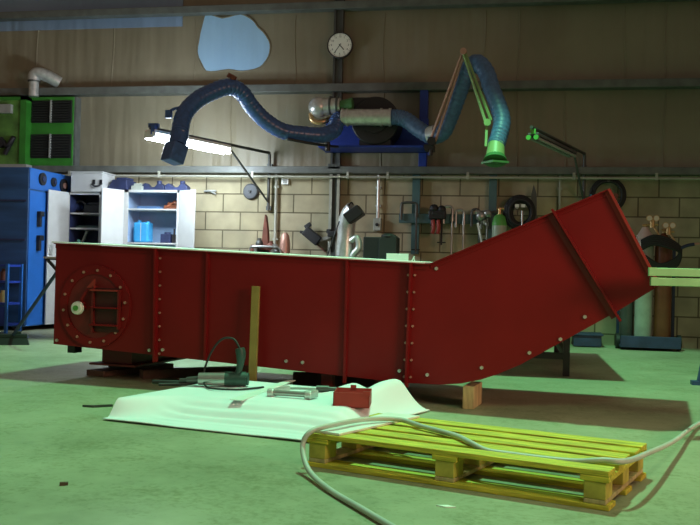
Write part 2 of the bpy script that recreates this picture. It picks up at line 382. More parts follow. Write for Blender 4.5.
cp = MB().cyl((-2.655, -.055, .492), (-2.655, -.085, .492), .046, .042, seg=28).build('shaft_cap', 'white_plastic', port, local=True, bevel=.006, smooth=True)
cp['label'] = 'white plastic cap'
MB().cyl((-2.655, -.085, .492), (-2.655, -.094, .492), .018).build('cap_centre', 'green_cap', cp, local=True)
port.location = (.03, 0, 0)
MB().ab((-2.548, -.03, .34), (-2.36, -.0125, .63)).build('hatch', 'hatch_dark', port, local=True)
MB().ab((-2.82, .1, .17), (-2.76, .18, .237)).build('stub', 'black_metal', ch, local=True)
# outlet spout under the left end with its flange
b = MB().ab((-2.64, .25, .10), (-2.40, .95, .236)); b.build('outlet_spout', 'red_dark', ch, local=True)
MB().ab((-2.71, .20, .085), (-2.34, 1.0, .098)).build('outlet_flange', 'red_dark', ch, local=True)
for s in (-1.45, -.9, -.55):   # short red feet welded below the body
    z = .128 + (-.372 - s) * .0435
    MB().ab((s - .035, .10, .02), (s + .035, .16, z + .02)).ab((s - .06, .06, .008), (s + .06, .2, .02)).build('foot', 'red_dark', ch, local=True)

CH = WM[ch.name]
def chp(s, t, z): return CH @ Vector((s, t, z))
# white foam strip lying along the open top
b = MB(); e0, e1 = (-2.875, .928), (-.26, .8385)
b.prism([(e0[0], -.03, e0[1]), (e1[0], -.03, e1[1]), (e1[0], -.03, e1[1] + .008), (e0[0], -.03, e0[1] + .008)], (0, 1.06, 0))
for v_ in b.bm.verts:
    if v_.co.y > .5: v_.co.z += .012 if v_.co.x < -1.5 else .006
o = tag(b.build('foam_strip', 'foam_strip', None), 'thin white foam sheet lying along the flat top edge of the red chute', 'foam sheet')
o.location = (1.7, -5.4, 0); o.rotation_euler = (0, 0, -ANG)

# timbers under and against the chute
b = MB(); b.box((0, 0, .066), (.065, .26, .132)); o = b.build('timber_prop', 'bare_wood', bevel=.004); place(o, (1.733, -5.27, 0), -ANG)
tag(o, 'upright block of rough pale timber propping the chute below its bend', 'timber')
b = MB().box((0, 0, .02), (.17, .72, .04)); o = b.build('timber_plank', 'dark_wood', bevel=.003); place(o, (-.80, -4.42, 0), -.35)
tag(o, 'flat brown plank on the floor under the left end of the chute', 'timber')
b = MB().box((0, 0, .022), (.12, .20, .044)); o = b.build('timber_block', 'black_rubber', bevel=.004); place(o, (-.83, -4.5, .04), -.2)
tag(o, 'short black block sitting on the flat plank under the chute', 'timber')
b = MB().box((0, 0, .115), (.09, .09, .23)); o = b.build('timber_chock', 'dark_wood'); place(o, (-1.0, -4.15, 0), -ANG)
tag(o, 'small dark upright block under the far left corner of the chute', 'timber')
b = MB().box((0, 0, .03), (.10, .8, .06)); o = b.build('timber_bearer', 'dark_wood', bevel=.003); place(o, (-.27, -4.5, 0), -.9)
tag(o, 'dark timber bearer lying slantwise under the chute behind the drill', 'timber')
b = MB().box((0, 0, .04), (.10, .7, .08)); o = b.build('timber_bearer', 'dark_wood', bevel=.003); place(o, (.83, -4.6, 0), -1.35)
tag(o, 'dark timber bearer under the chute behind the red tray', 'timber')
b = MB().prism([(-.026, -.009, 0), (.026, -.009, 0), (.026, -.009, .675), (-.026, -.009, .675)], (0, .018, 0))
o = b.build('wooden_stick', 'stick_wood', bevel=.002); o.location = (.385, -5.297, 0.0); o.rotation_euler = (-.055, -.012, -ANG)
tag(o, 'yellowish wooden lath standing upright against the front of the red chute', 'stick')

# ------------------------------------------------------------------ pallet (right front corner at origin, length to -x, depth +y)
PL, PW, PH = 1.2, .617, .134
pal = thing('wooden_pallet', 'yellow painted wooden pallet lying on the green floor in the foreground', 'pallet', (2.291, -7.514, 0), -.332)
for y0 in (0, .258, .517):
    o = MB().ab((-PL, y0, 0), (0, y0 + .10, .018)).build('bottom_board', 'pallet_yellow', pal, local=True, bevel=.003)
for x0 in (-PL, -PL / 2 - .05, -.10):
    MB().ab((x0 + .012, .004, .018), (x0 + .088, PW - .004, .034)).build('bottom_cross_board', 'bare_wood', pal, local=True, bevel=.003)
    for y0 in (0, .258, .517):
        MB().ab((x0 + .012, y0 + .004, .034), (x0 + .088, y0 + .096, .094)).build('block', 'pallet_block', pal, local=True, bevel=.003)
    MB().ab((x0, 0, .094), (x0 + .10, PW, .114)).build('cross_board', 'pallet_yellow', pal, local=True, bevel=.003)
for k, y0 in enumerate((0, .131, .262, .393, .524)):
    j = .006 * math.sin(k * 2.3)
    MB().ab((-PL + j, y0, .114), (j - .002, y0 + .092, PH)).build('deck_board', 'pallet_yellow', pal, local=True, bevel=.003)
PW_ = WM[pal.name]
b = MB().prism([(1.185, -7.115, .1345), (1.30, -7.165, .1345), (1.56, -6.62, .1345), (1.405, -6.585, .1345)], (0, 0, .010))
tag(b.build('white_board', 'white_plank', bevel=.002), 'thin white strip of board laid across the left end of the yellow pallet', 'board')
hp = [(1.66, -7.98, .014), (1.62, -7.93, .014), (1.5, -7.76, .014), (1.34, -7.53, .014), (1.215, -7.32, .03), (1.165, -7.215, .095), (1.19, -7.19, .15), (1.265, -7.09, .165), (1.36, -6.92, .164), (1.49, -6.83, .157), (1.60, -6.93, .150)]
hp += [tuple(PW_ @ Vector(q)) for q in ((-.66, .235, .148), (-.56, .145, .146), (-.48, .112, .130), (-.40, .111, .127), (-.25, .111, .127), (-.14, .110, .132), (-.05, .105, .148))]
hp += [(2.36, -7.38, .147), (2.48, -7.08, .125), (2.67, -6.48, .07), (2.95, -5.59, .02), (3.3, -4.9, .015)]
tag(MB().tube(hp, .0105, seg=10, smooth=6).build('hose', 'hose_grey', smooth=True), 'pale grey hose curling across the yellow pallet and trailing over the floor', 'hose')

# ------------------------------------------------------------------ white foam sheet on the floor
A, B_, Cc, D = Vector((-.085, -6.395, 0)), Vector((1.16, -6.70, 0)), Vector((1.50, -5.56, 0)), Vector((.20, -5.40, 0))
b = MB(); NU, NV = 60, 120; grid = []
def sm(x): x = max(0, min(1, x)); return x * x * (3 - 2 * x)
for j in range(NV + 1):
    row = []
    for i in range(NU + 1):
        u, v = i / NU, j / NV
        p = (A * (1 - u) + B_ * u) * (1 - v) + (D * (1 - u) + Cc * u) * v
        top = .09 * sm((v - .03 - .10 * sm(u * 4)) / (.07 + .20 * sm(u * 6))) * sm((1 - u) / .14) * (0 if i == 0 else 1)
        z = top
        z += .075 * math.exp(-((u - .85) / .055) ** 2 - ((v - .93) / .28) ** 2)      # humps at the back right
        z += .035 * math.exp(-((u - .66) / .05) ** 2 - ((v - .98) / .2) ** 2)
        z += .007 * math.sin(v * 95 + 4 * u + 1.2 * math.sin(6 * u)) * math.exp(-((v - .2) / .13) ** 2) * sm(u * 5 - .5) + .003 * math.sin(9 * u + 7 * v)
        p = p + Vector((.012 * math.sin(7 * v), .03 * math.sin(5 * u + 1) * (v - .2), 0))
        if i == 0: p = p + Vector((.02, 0, 0))
        row.append(b.bm.verts.new((p.x, p.y, max(.006, z + .006))))
    grid.append(row)
for j in range(NV):
    for i in range(NU): b.bm.faces.new((grid[j][i], grid[j][i + 1], grid[j + 1][i + 1], grid[j + 1][i]))
sh = b.build('foam_sheet', 'foam_white', smooth=True)
so = sh.modifiers.new('thick', 'SOLIDIFY'); so.thickness = .005; so.offset = -1
tag(sh, 'large rumpled white foam sheet spread on the floor in front of the chute', 'foam sheet')
def sheet_z(x, y):
    best = 9; zz = .09
    for row in grid_pts:
        for p in row:
            dd = (p[0] - x) ** 2 + (p[1] - y) ** 2
            if dd < best: best = dd; zz = p[2]
    return zz
grid_pts = [[tuple(v) for v in r] for r in [[sh.data.vertices[j * (NU + 1) + i].co for i in range(NU + 1)] for j in range(NV + 1)]]
ZS = .094
# electric drill / grinder
dr = thing('angle_drill', 'green and silver power tool with upright handle lying on the white foam sheet', 'power tool', (.31, -5.70, sheet_z(.31, -5.70) + .004), .15)
MB().cyl((-.12, 0, .042), (.03, 0, .046), .036, .040).sph((.03, 0, .046), .040).build('gear_case', 'steel', dr, local=True, smooth=True)
MB().cyl((.03, 0, .046), (.15, .01, .048), .042).cyl((.15, .01, .048), (.165, .01, .048), .036).build('motor_body', 'tool_green', dr, local=True, smooth=True)
MB().tube([(.10, 0, .06), (.115, 0, .12), (.12, 0, .18), (.112, 0, .225)], lambda t: .024 - .005 * math.sin(t * 6)).build('handle', 'tool_green', dr, local=True, smooth=True)
MB().cyl((-.12, 0, .04), (-.19, -.005, .036), .02, .016).cyl((-.19, -.005, .036), (-.23, -.005, .035), .008).build('chuck', 'dark_steel', dr, local=True, smooth=True)
MB().tube([(-.09, 0, .04), (-.14, .04, .02), (-.22, .06, .012), (-.30, .05, .012), (-.40, .05, .012)], .012).tube([(-.10, .03, .03), (-.20, .0, .012), (-.34, -.05, .01)], .009).build('side_handle', 'black_rubber', dr, local=True, smooth=True)
MB().tube([(.11, 0, .225), (.07, .02, .275), (0, .03, .27), (-.06, .03, .19), (-.10, .03, .07), (-.07, -.06, .012), (.0, -.17, .012), (.13, -.18, .012), (.22, -.10, .012), (.26, -.05, .012)], .006, smooth=6).build('power_cord', 'black_rubber', dr, local=True, smooth=True)
# steel strip
p0, p1 = Vector((.56, -6.20, 0)), Vector((.60, -5.22, 0))
b = MB(); zA = zB = .104
b.prism([(.535, -6.20, zA), (.605, -6.21, zA), (.66, -5.30, zB), (.61, -5.29, zB)], (0, 0, .004))
tag(b.build('steel_strip', 'white_plastic'), 'flat pale metal strip lying lengthwise on the white foam sheet', 'strip')
# pipe fitting clamp with two jaws
z0 = sheet_z(.80, -6.0) + .004
cl = thing('pipe_clamp', 'grey steel pipe clamp with two end jaws on the white foam sheet', 'clamp', (.80, -6.0, z0), -.02)
MB().cyl((-.10, 0, .024), (.11, -.01, .024), .015).build('bar', 'steel', cl, local=True, smooth=True)
MB().bar((-.11, -.015, .022), (-.05, .16, .03), .028, .03).cyl((-.12, 0, .022), (-.085, 0, .022), .024).build('jaw', 'galvanised', cl, local=True, bevel=.006)
MB().bar((.10, -.02, .022), (.13, .05, .026), .045, .04).cyl((.09, -.01, .022), (.125, -.01, .022), .024).build('jaw', 'galvanised', cl, local=True, bevel=.006)
z0 = sheet_z(.93, -5.75) + .004
sp = thing('torch_wand', 'thin steel rod with a thick grip lying behind the pipe clamp', 'tool', (.87, -5.75, z0), .10)
MB().tube([(-.18, -.01, .012), (-.10, .0, .018), (.02, 0, .018)], .007).build('rod', 'steel', sp, local=True, smooth=True)
MB().cyl((.02, 0, .02), (.09, .005, .02), .019).cyl((.09, .005, .02), (.13, .008, .02), .012).build('grip', 'dark_steel', sp, local=True, smooth=True)
# red metal tray
z0 = sheet_z(1.15, -6.10) + .003
tr = thing('metal_tray', 'small open red metal tray sitting on the white foam sheet', 'tray', (1.155, -6.07, z0 - .01), .10)
b = MB().ab((-.092, -.10, 0), (.092, .10, .005))
b.ab((-.092, -.10, 0), (.092, -.092, .075)).ab((-.092, .092, 0), (.092, .10, .075)).ab((-.092, -.10, 0), (-.086, .10, .075)).ab((.086, -.10, 0), (.092, .10, .066))
b.build('tray_body', 'red_lead', tr, local=True)
MB().ab((.06, -.106, .06), (.094, -.092, .085)).build('rim_lug', 'red_lead', tr, local=True)
MB().ab((-.02, .092, .06), (.01, .102, .09)).build('rim_lug', 'red_lead', tr, local=True)
# scraps on the floor
b = MB().prism([(-.07, -.012, .0), (.0, -.02, .0), (.08, .05, .0), (.07, .06, .0), (-.01, .005, .0)], (0, 0, .012)); o = b.build('metal_scrap', 'dark_steel'); place(o, (-.29, -6.03, 0))
tag(o, 'small dark bent scrap on the open floor left of the foam sheet', 'scrap')
b = MB().box((0, 0, .006), (.02, .012, .012)).box((.012, .006, .005), (.012, .016, .01)); o = b.build('floor_crumb', 'dark_wood'); place(o, (.405, -7.68, 0), .4)
tag(o, 'tiny brown crumb of debris on the bare floor at lower left', 'scrap')
b = MB().prism([(-.03, .01, 0), (.0, -.012, 0), (.035, -.008, 0), (.01, .012, 0)], (0, 0, .004)); o = b.build('paper_scrap', 'paper'); place(o, (1.752, -7.60, 0), .2)
tag(o, 'small white scrap on the floor just in front of the pallet', 'scrap')

# ------------------------------------------------------------------ broom
br = thing('broom', 'dark broom with a long handle leaning against the left end of the chute', 'broom', (-2.74, -2.80, 0), .45)
W1 = Vector((-1.62, -4.02, .72))
h0 = Vector((-2.74, -2.72, .10))
h0 = Vector((-2.72, -2.83, .10)); h1 = h0 + (Vector((-2.03, -3.3, .71)) - h0) * 1.45
MB().tube([h0, h0.lerp(h1, .5), h1], .016, smooth=2).build('handle', 'navy', br, smooth=True)
MB().box((0, 0, .085), (.26, .06, .04)).box((.04, 0, .11), (.07, .05, .04)).build('head', 'black_rubber', br, local=True, bevel=.008)
MB().prism([(-.15, -.05, 0), (.15, -.05, 0), (.13, -.028, .065), (-.13, -.028, .065)], (0, .075, 0)).build('bristles', 'black_metal', br, local=True)

# ------------------------------------------------------------------ left wall equipment
bc = thing('blue_cabinet', 'tall blue machine cabinet with a row of dials on its upper panel', 'cabinet', (-4.1, -.7, 0))
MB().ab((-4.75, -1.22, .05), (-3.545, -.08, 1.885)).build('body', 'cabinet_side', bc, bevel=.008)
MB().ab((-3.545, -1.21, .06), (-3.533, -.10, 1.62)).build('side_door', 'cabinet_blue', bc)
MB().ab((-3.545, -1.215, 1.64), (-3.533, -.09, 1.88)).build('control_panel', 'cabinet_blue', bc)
for y, z, r in ((-.96, 1.775, .075), (-.70, 1.765, .055), (-.46, 1.745, .085)):
    o = MB().cyl((-3.533, y, z), (-3.51, y, z), r).build('dial', 'black_metal', bc, smooth=True)
    MB().cyl((-3.51, y, z), (-3.498, y, z), r * .42).build('dial_centre', 'pink_metal' if y > -.5 else 'navy', o, smooth=True)
for z in (1.30, 1.02):
    MB().ab((-3.533, -1.05, z - .09), (-3.49, -1.0, z + .09)).ab((-3.49, -1.07, z + .03), (-3.47, -.98, z + .09)).build('latch', 'black_metal', bc, bevel=.006)
for x in (-4.6, -3.7):
    for y in (-1.1, -.2): MB().ab((x - .05, y - .05, 0), (x + .05, y + .05, .05)).build('foot', 'black_metal', bc)
for z in (.55, 1.05, 1.5):
    MB().ab((-4.74, -1.232, z - .01), (-3.57, -1.218, z + .01)).build('panel_seam', 'navy', bc)
MB().cyl((-4.20, -1.22, 1.80), (-4.20, -1.25, 1.80), .05).build('cap', 'galvanised', bc, smooth=True)
# rack of parts bins at the far left
rk = thing('parts_rack', 'small blue metal rack of loose parts at the far left edge', 'rack', (-3.8, -1.55, 0))
b = MB()
for x in (-4.14, -3.49):
    for y in (-1.70, -1.42): MB().ab((x - .015, y - .015, 0), (x + .015, y + .015, .77)).build('post', 'cabinet_blue', rk)
for z in (.10, .33, .57, .75):
    MB().ab((-4.14, -1.70, z - .012), (-3.49, -1.42, z + .012)).build('shelf', 'blue_paint', rk)
MB().ab((-4.13, -1.715, .11), (-3.50, -1.703, .30)).build('front_panel', 'blue_paint', rk)
for k, (x, z, mt, w) in enumerate(((-3.79, .345, 'dark_steel', .10), (-3.60, .345, 'brass', .07), (-3.72, .585, 'steel', .09), (-3.59, .585, 'rust_red', .08), (-3.88, .585, 'dark_steel', .08))):
    o = MB().cyl((x, -1.6, z), (x, -1.6, z + .10), w / 2).cyl((x, -1.6, z + .1), (x, -1.6, z + .13), w / 3).build('machine_part', mt, smooth=True)
    tag(o, ['dark round machine part on the middle shelf of the blue rack', 'brass coloured machine part on the middle shelf of the blue rack', 'bright steel machine part on the upper shelf of the blue rack', 'rusty machine part on the upper shelf of the blue rack', 'dark machine part at the left of the upper rack shelf'][k], 'machine part', 'loose parts on the blue rack')
# green air handling unit on the wall
gu = thing('air_unit', 'green air handling unit with black louvres mounted high on the left wall', 'air unit', (-4.1, -.3, 2.0))
MB().ab((-5.2, -.14, 2.03), (-3.585, 0, 2.91)).build('casing', 'green_paint', gu, bevel=.006)
MB().ab((-3.585, -.13, 2.03), (-3.56, 0, 2.91)).build('edge_trim', 'rail_grey', gu)
MB().ab((-5.2, -.25, 2.03), (-4.235, -.14, 2.88)).build('side_panel', 'green_dull', gu, bevel=.006)
MB().ab((-4.25, -.27, 2.03), (-4.165, -.14, 2.89)).ab((-5.2, -.27, 2.85), (-4.165, -.14, 2.89)).build('panel_frame', 'green_paint', gu)
MB().ab((-5.2, -.30, 1.985), (-4.13, 0, 2.03)).build('base_rail', 'grey_paint', gu)
for z0, z1 in ((2.575, 2.86), (2.125, 2.43)):
    o = MB().ab((-4.16, -.154, z0), (-3.605, -.138, z1)).build('louvre', 'louvre_black', gu)
    n_ = 9
    bb = MB()
    for k in range(n_): bb.box((-3.882, -.163, z0 + (k + .5) * (z1 - z0) / n_), (.54, .03, .006), X3(.6))
    bb.build('slats', 'black_metal', o)
    MB().ab((-3.89, -.185, z0), (-3.875, -.154, z1)).build('mullion', 'grey_paint', o)
MB().ab((-4.52, -.31, 2.68), (-4.36, -.25, 2.79)).build('junction_box', 'grey_paint', gu)
MB().tube([(-4.50, -.28, 2.36), (-4.40, -.30, 2.26), (-4.32, -.28, 2.38), (-4.44, -.28, 2.16)], .03).cyl((-4.5, -.25, 2.30), (-4.5, -.33, 2.30), .06).build('valve', 'black_metal', gu, smooth=True)
fl = thing('flue_pipe', 'silver flue pipe bending from the green unit into the wall', 'pipe', (-4.11, -.20, 2.905))
MB().tube([(-4.11, -.20, 2.905), (-4.11, -.20, 3.0), (-4.11, -.20, 3.13)], .062, seg=20, smooth=2).build('riser', 'galvanised', fl, smooth=True)
MB().tube([(-4.11, -.20, 3.11), (-4.10, -.20, 3.18), (-4.04, -.19, 3.20), (-3.93, -.14, 3.16), (-3.83, -.07, 3.10)], .078, seg=20).build('elbow', 'galvanised', fl, smooth=True)
MB().tube([(-4.11 + .07 * math.cos(a), -.20 + .07 * math.sin(a), 3.10) for a in [k * PI / 6 for k in range(12)]], .01, closed=True, smooth=0).build('collar', 'dark_steel', fl, smooth=True)

# ------------------------------------------------------------------ lockers
def locker(name, label, x0, x1, z1, shelves, doors, inner):
    t = thing(name, label, 'locker', ((x0 + x1) / 2, -.28, 0)); y0, y1, z0 = -.48, -.05, .06
    b = MB().ab((x0, y1 - .012, z0), (x1, y1, z1)).ab((x0, y0, z0), (x0 + .02, y1, z1)).ab((x1 - .02, y0, z0), (x1, y1, z1)).ab((x0, y0, z1 - .025), (x1, y1, z1)).ab((x0, y0, z0), (x1, y1, z0 + .03))
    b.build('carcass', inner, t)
    MB().ab((x0 - .002, y0 - .008, z0), (x0 + (.06 if x1 - x0 > .6 else .022), y0, z1)).ab((x1 - .035, y0 - .008, z0), (x1 + .002, y0, z1)).ab((x0, y0 - .008, z1 - .03), (x1, y0, z1)).build('front_frame', 'locker_white', t)
    for z in shelves: MB().ab((x0 + .02, y0 + .02, z - .012), (x1 - .02, y1 - .012, z + .006)).build('shelf', 'locker_white', t)
    for hx, a, w in doors:     # hinge x, direction angle, width
        e = Vector((hx + w * math.cos(a), y0 - .012 + w * math.sin(a), 0)); h = Vector((hx, y0 - .012, 0))
        b = MB(); d = (e - h).normalized(); n = Vector((-d.y, d.x, 0)) * .009
        b.prism([h - n + Vector((0, 0, z0)), e - n + Vector((0, 0, z0)), e + n + Vector((0, 0, z0)), h + n + Vector((0, 0, z0))], (0, 0, z1 - z0 - .005))
        o = b.build('door', 'locker_white', t, bevel=.003)
        c = h.lerp(e, .87)
        MB().box((c.x, c.y, .95), (.05, .05, .12), Z3(a)).build('handle', 'galvanised', o)
    for x in (x0 + .03, x1 - .03):
        MB().ab((x - .02, y0 + .02, 0), (x + .02, y1 - .02, z0)).build('foot', 'black_metal', t)
    return t
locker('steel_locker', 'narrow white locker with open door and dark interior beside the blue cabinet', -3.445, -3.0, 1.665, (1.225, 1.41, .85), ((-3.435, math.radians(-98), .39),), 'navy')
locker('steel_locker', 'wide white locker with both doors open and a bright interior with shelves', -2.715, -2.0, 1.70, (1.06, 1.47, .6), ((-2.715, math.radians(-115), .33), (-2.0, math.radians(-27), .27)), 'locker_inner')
# things inside
tag(MB().tube([(-3.38 + .07 * math.cos(a), -.30, 1.50 + .07 * math.sin(a)) for a in [k * PI / 5 for k in range(10)]], .014, closed=True).build('cable_ring', 'black_rubber', smooth=True), 'black cable ring standing on the upper shelf of the narrow locker', 'cable')
b = MB().box((-3.17, -.28, 1.47), (.24, .2, .10)).box((-3.15, -.28, 1.535), (.18, .16, .04)); tag(b.build('tool_case', 'black_metal', bevel=.01), 'dark tool case on the upper shelf of the narrow locker', 'case')
b = MB().box((-3.2, -.28, 1.242), (.34, .26, .02)).box((-3.19, -.29, 1.257), (.3, .24, .01)); tag(b.build('folder', 'tool_green'), 'flat green folder lying on the middle shelf of the narrow locker', 'folder')
b = MB().bar((-3.39, -.35, .87), (-3.26, -.33, 1.20), .04, .02); tag(b.build('grey_rod', 'grey_paint'), 'grey flat rod leaning inside the narrow locker', 'rod')
jg = thing('plastic_jug', 'bright blue plastic container on the lower shelf of the wide locker', 'container', (-2.535, -.30, 1.066))
MB().box((0, 0, .125), (.20, .16, .25)).build('body', 'jug_blue', jg, local=True, bevel=.025)
MB().cyl((-.05, 0, .25), (-.05, 0, .275), .025).cyl((.06, 0, .24), (.06, 0, .262), .035, .02).build('cap', 'jug_blue', jg, local=True, smooth=True)
MB().ab((-.004, -.082, .02), (.004, -.078, .24)).build('seam', 'locker_white', jg, local=True)
b = MB().box((-2.21, -.32, 1.12), (.13, .14, .11)).cyl((-2.21, -.32, 1.17), (-2.21, -.32, 1.20), .04); tag(b.build('grease_tin', 'navy', bevel=.006, smooth=True), 'dark blue tin on the lower shelf of the wide locker', 'tin')
b = MB().cyl((-2.11, -.36, 1.066), (-2.11, -.36, 1.17), .025).cyl((-2.11, -.36, 1.17), (-2.11, -.36, 1.24), .01); tag(b.build('spray_can', 'bakelite', smooth=True), 'slim dark spray bottle right of the tin in the wide locker', 'bottle')
b = MB().box((-2.41, -.3, 1.488), (.32, .26, .022)).box((-2.44, -.3, 1.502), (.26, .24, .012)); tag(b.build('file_folder', 'hose_teal'), 'pale teal folders lying on the upper shelf of the wide locker', 'folder')
b = MB().box((-2.16, -.3, 1.502), (.16, .16, .05)).sph((-2.12, -.33, 1.547), .04).sph((-2.2, -.3, 1.537), .035).bar((-2.24, -.38, 1.482), (-2.12, -.38, 1.557), .02, .02); tag(b.build('glove_pile', 'cyl_brown', smooth=True), 'small heap of brown gloves on the upper shelf of the wide locker', 'gloves')
# things on top of the lockers
bx = thing('tool_chest', 'white case with a dark handle on top of the narrow locker', 'case', (-3.185, -.36, 1.665))
MB().box((0, 0, .115), (.42, .34, .23)).build('body', 'locker_white', bx, local=True, bevel=.012)
MB().box((0, 0, .24), (.43, .35, .02)).build('lid', 'locker_white', bx, local=True, bevel=.005)
MB().tube([(.09, -.17, .10), (.09, -.20, .09), (.12, -.21, .07), (.17, -.21, .07), (.20, -.20, .09), (.20, -.17, .10)], .010).box((.10, -.175, .12), (.03, .02, .06)).box((.19, -.175, .12), (.03, .02, .06)).build('handle', 'black_metal', bx, local=True, smooth=True)
b = MB().prism([(-2.985, -.42, 1.70), (-2.70, -.42, 1.70), (-2.72, -.42, 1.83), (-2.90, -.42, 1.83)], (0, .3, 0)).box((-2.80, -.28, 1.845), (.14, .2, .03))
rg = tag(b.build('rag_bundle', 'navy', bevel=.01), 'dark navy bundle between the white case and the wide locker', 'bundle')
MB().ab((-2.97, -.46, 1.667), (-2.72, -.10, 1.70)).build('support_board', 'dark_wood', rg)
b = MB().box((-2.60, -.28, 1.73), (.14, .22, .06)).box((-2.60, -.28, 1.775), (.10, .16, .03)); tag(b.build('cream_box', 'cyl_grey', bevel=.005), 'low cream box on the left of the wide locker top', 'box')
for k, (x, lab) in enumerate(((-2.40, 'dark clamp-like tool standing in the middle of the wide locker top'), (-2.10, 'dark clamp-like tool at the right end of the wide locker top'))):
    b = MB().prism([(x - .16, -.34, 1.70), (x + .14, -.34, 1.70), (x + .13, -.34, 1.76), (x + .06, -.34, 1.81), (x + .01, -.34, 1.75), (x - .05, -.34, 1.745), (x - .11, -.34, 1.80), (x - .16, -.34, 1.77)], (0, .12, 0)).cyl((x + .05, -.28, 1.78), (x + .05, -.28, 1.83), .03)
    tag(b.build('pipe_cradle', 'navy', bevel=.008), lab, 'tool', 'dark tools on the wide locker')
# cantilever bench at the left behind the chute
lb = thing('steel_bench', 'small grey steel bench whose end shows left of the chute', 'bench', (-2.55, -1.75, 0))
MB().ab((-2.93, -1.95, .838), (-1.9, -1.45, .856)).build('top', 'galvanised', lb)
MB().bar((-2.90, -1.93, .835), (-2.78, -1.9, .70), .03, .03).bar((-2.91, -1.9, .83), (-2.75, -1.9, .83), .03, .016).build('brace', 'black_metal', lb)
for x in (-2.78, -1.98):
    for y in (-1.9, -1.5): MB().ab((x - .02, y - .02, 0), (x + .02, y + .02, .838)).build('leg', 'black_metal', lb)

# ------------------------------------------------------------------ swing-arm wall lamps
def wall_lamp(name, label, base, tip, brk, zb, lit):
    t = thing(name, label, 'lamp', base)
    bx, by, bz = base; tip = Vector(tip); top = Vector((bx, by, zb))
    d = (tip - top).normalized()
    MB().tube([(bx, by, bz), (bx, by, (bz + zb) / 2), (bx, by, zb - .03), top + d * .05], .019, smooth=3).build('mast', 'dark_steel', t, smooth=True)
    MB().ab((bx - .03, by, bz), (bx + .03, -.001, bz + .05)).ab((bx - .03, by, zb - .18), (bx + .03, -.001, zb - .13)).build('wall_bracket', 'dark_steel', t)
    MB().tube([top + d * .03, tip], .017, smooth=0).build('boom', 'dark_steel', t, smooth=True)
    brk = top.lerp(tip, brk)
    MB().tube([(bx, by - .015, bz + .10), brk], .013, smooth=0).build('brace', 'dark_steel', t, smooth=True)
    a, c = top.lerp(tip, .40 if lit else .26), top.lerp(tip, 1.0 if lit else .97)
    s = Vector((-d.y, d.x, 0)).normalized()
    return t, a, c, d, s
t, a, c, d, s = wall_lamp('wall_lamp', 'swing arm wall lamp with a lit fluorescent fitting above the lockers', (-1.02, -.07, 1.50), (-1.80, -1.88, 2.22), .40, 2.20, True)
MB().bar(a + Vector((0, 0, -.035)), c + Vector((0, 0, -.035)), .15, .035).build('fitting', 'white_plastic', t, bevel=.006)
for k in (-1, 1):
    MB().cyl(a + s * .045 * k + Vector((0, 0, -.09)), c + s * .045 * k + Vector((0, 0, -.09)), .030).build('fluorescent_tube', 'tube_glow', t, smooth=True)
for q in (a, c):
    MB().box(q + Vector((0, 0, -.075)), (.15, .02, .06), Z3(math.atan2(s.y, s.x))).build('end_cap', 'white_plastic', t)
MB().box(c + Vector((.04, 0, -.02)), (.05, .05, .10)).box(c + Vector((0.02, .05, .03)), (.11, .05, .05)).build('swivel', 'hose_blue', t, bevel=.005)
t, a, c, d, s = wall_lamp('wall_lamp', 'unlit swing arm wall lamp sticking out of the wall above the raised chute end', (2.72, -.07, 1.55), (2.09, -1.80, 2.22), .25, 2.19, False)
MB().bar(a + Vector((0, 0, -.06)), c + Vector((0, 0, -.06)), .11, .03).build('fitting', 'fitting_dark', t, bevel=.006)
for k in (-1, 1):
    MB().cyl(a + s * .032 * k + Vector((0, 0, -.095)), c + s * .032 * k + Vector((0, 0, -.095)), .016).build('fluorescent_tube', 'grey_paint', t, smooth=True)
    MB().cyl(c + s * .038 * k + Vector((0, 0, -.095)), c + d * .03 + s * .038 * k + Vector((0, 0, -.095)), .024).build('tube_end', 'green_cap', t, smooth=True)  # green lamplight on the tube ends put into their colour
MB().box(c + Vector((0, 0, -.035)), (.05, .03, .05)).build('end_cap', 'green_cap', t, bevel=.004)  # cap colour also carries the green lamplight

# ------------------------------------------------------------------ fume extraction
bk = thing('fan_bracket', 'blue painted steel bracket bolted to the wall behind the extraction fan', 'bracket', (.4, -.1, 2.0))
MB().ab((.815, -.13, 2.0), (.91, -.02, 3.0)).build('post', 'blue_paint', bk, bevel=.004)
MB().ab((-.30, -.19, 2.19), (.93, -.15, 2.585)).build('plate', 'blue_paint', bk, bevel=.004)
MB().ab((-.29, -.62, 2.19), (.92, -.15, 2.215)).build('shelf', 'blue_paint', bk, bevel=.004)
MB().prism([(.27, -.19, 2.2), (.27, -.60, 2.2), (.27, -.19, 2.50)], (.02, 0, 0)).build('gusset', 'blue_paint', bk)
for x in (-.25, .86):
    for z in (2.23, 2.53): MB().cyl((x, -.19, z), (x, -.205, z), .016, seg=6).build('bolt', 'dark_steel', bk)
fn = thing('extraction_fan', 'round black centrifugal fan sitting on the blue bracket', 'fan', (.36, -.4, 2.215))
MB().cyl((.36, -.60, 2.50), (.36, -.22, 2.50), .275, seg=40).build('housing', 'black_metal', fn, bevel=.015, smooth=True)
MB().ab((.18, -.58, 2.215), (.54, -.24, 2.28)).build('foot', 'black_metal', fn)
MB().ab((.06, -.55, 2.58), (.30, -.27, 2.775)).build('outlet', 'black_metal', fn, bevel=.006)
MB().cyl((.36, -.22, 2.5), (.36, -.195, 2.5), .10).build('back_ring', 'dark_steel', fn, smooth=True)
MB().cyl((.36, -.60, 2.5), (.36, -.63, 2.5), .15).build('inlet_ring', 'black_metal', fn, smooth=True)
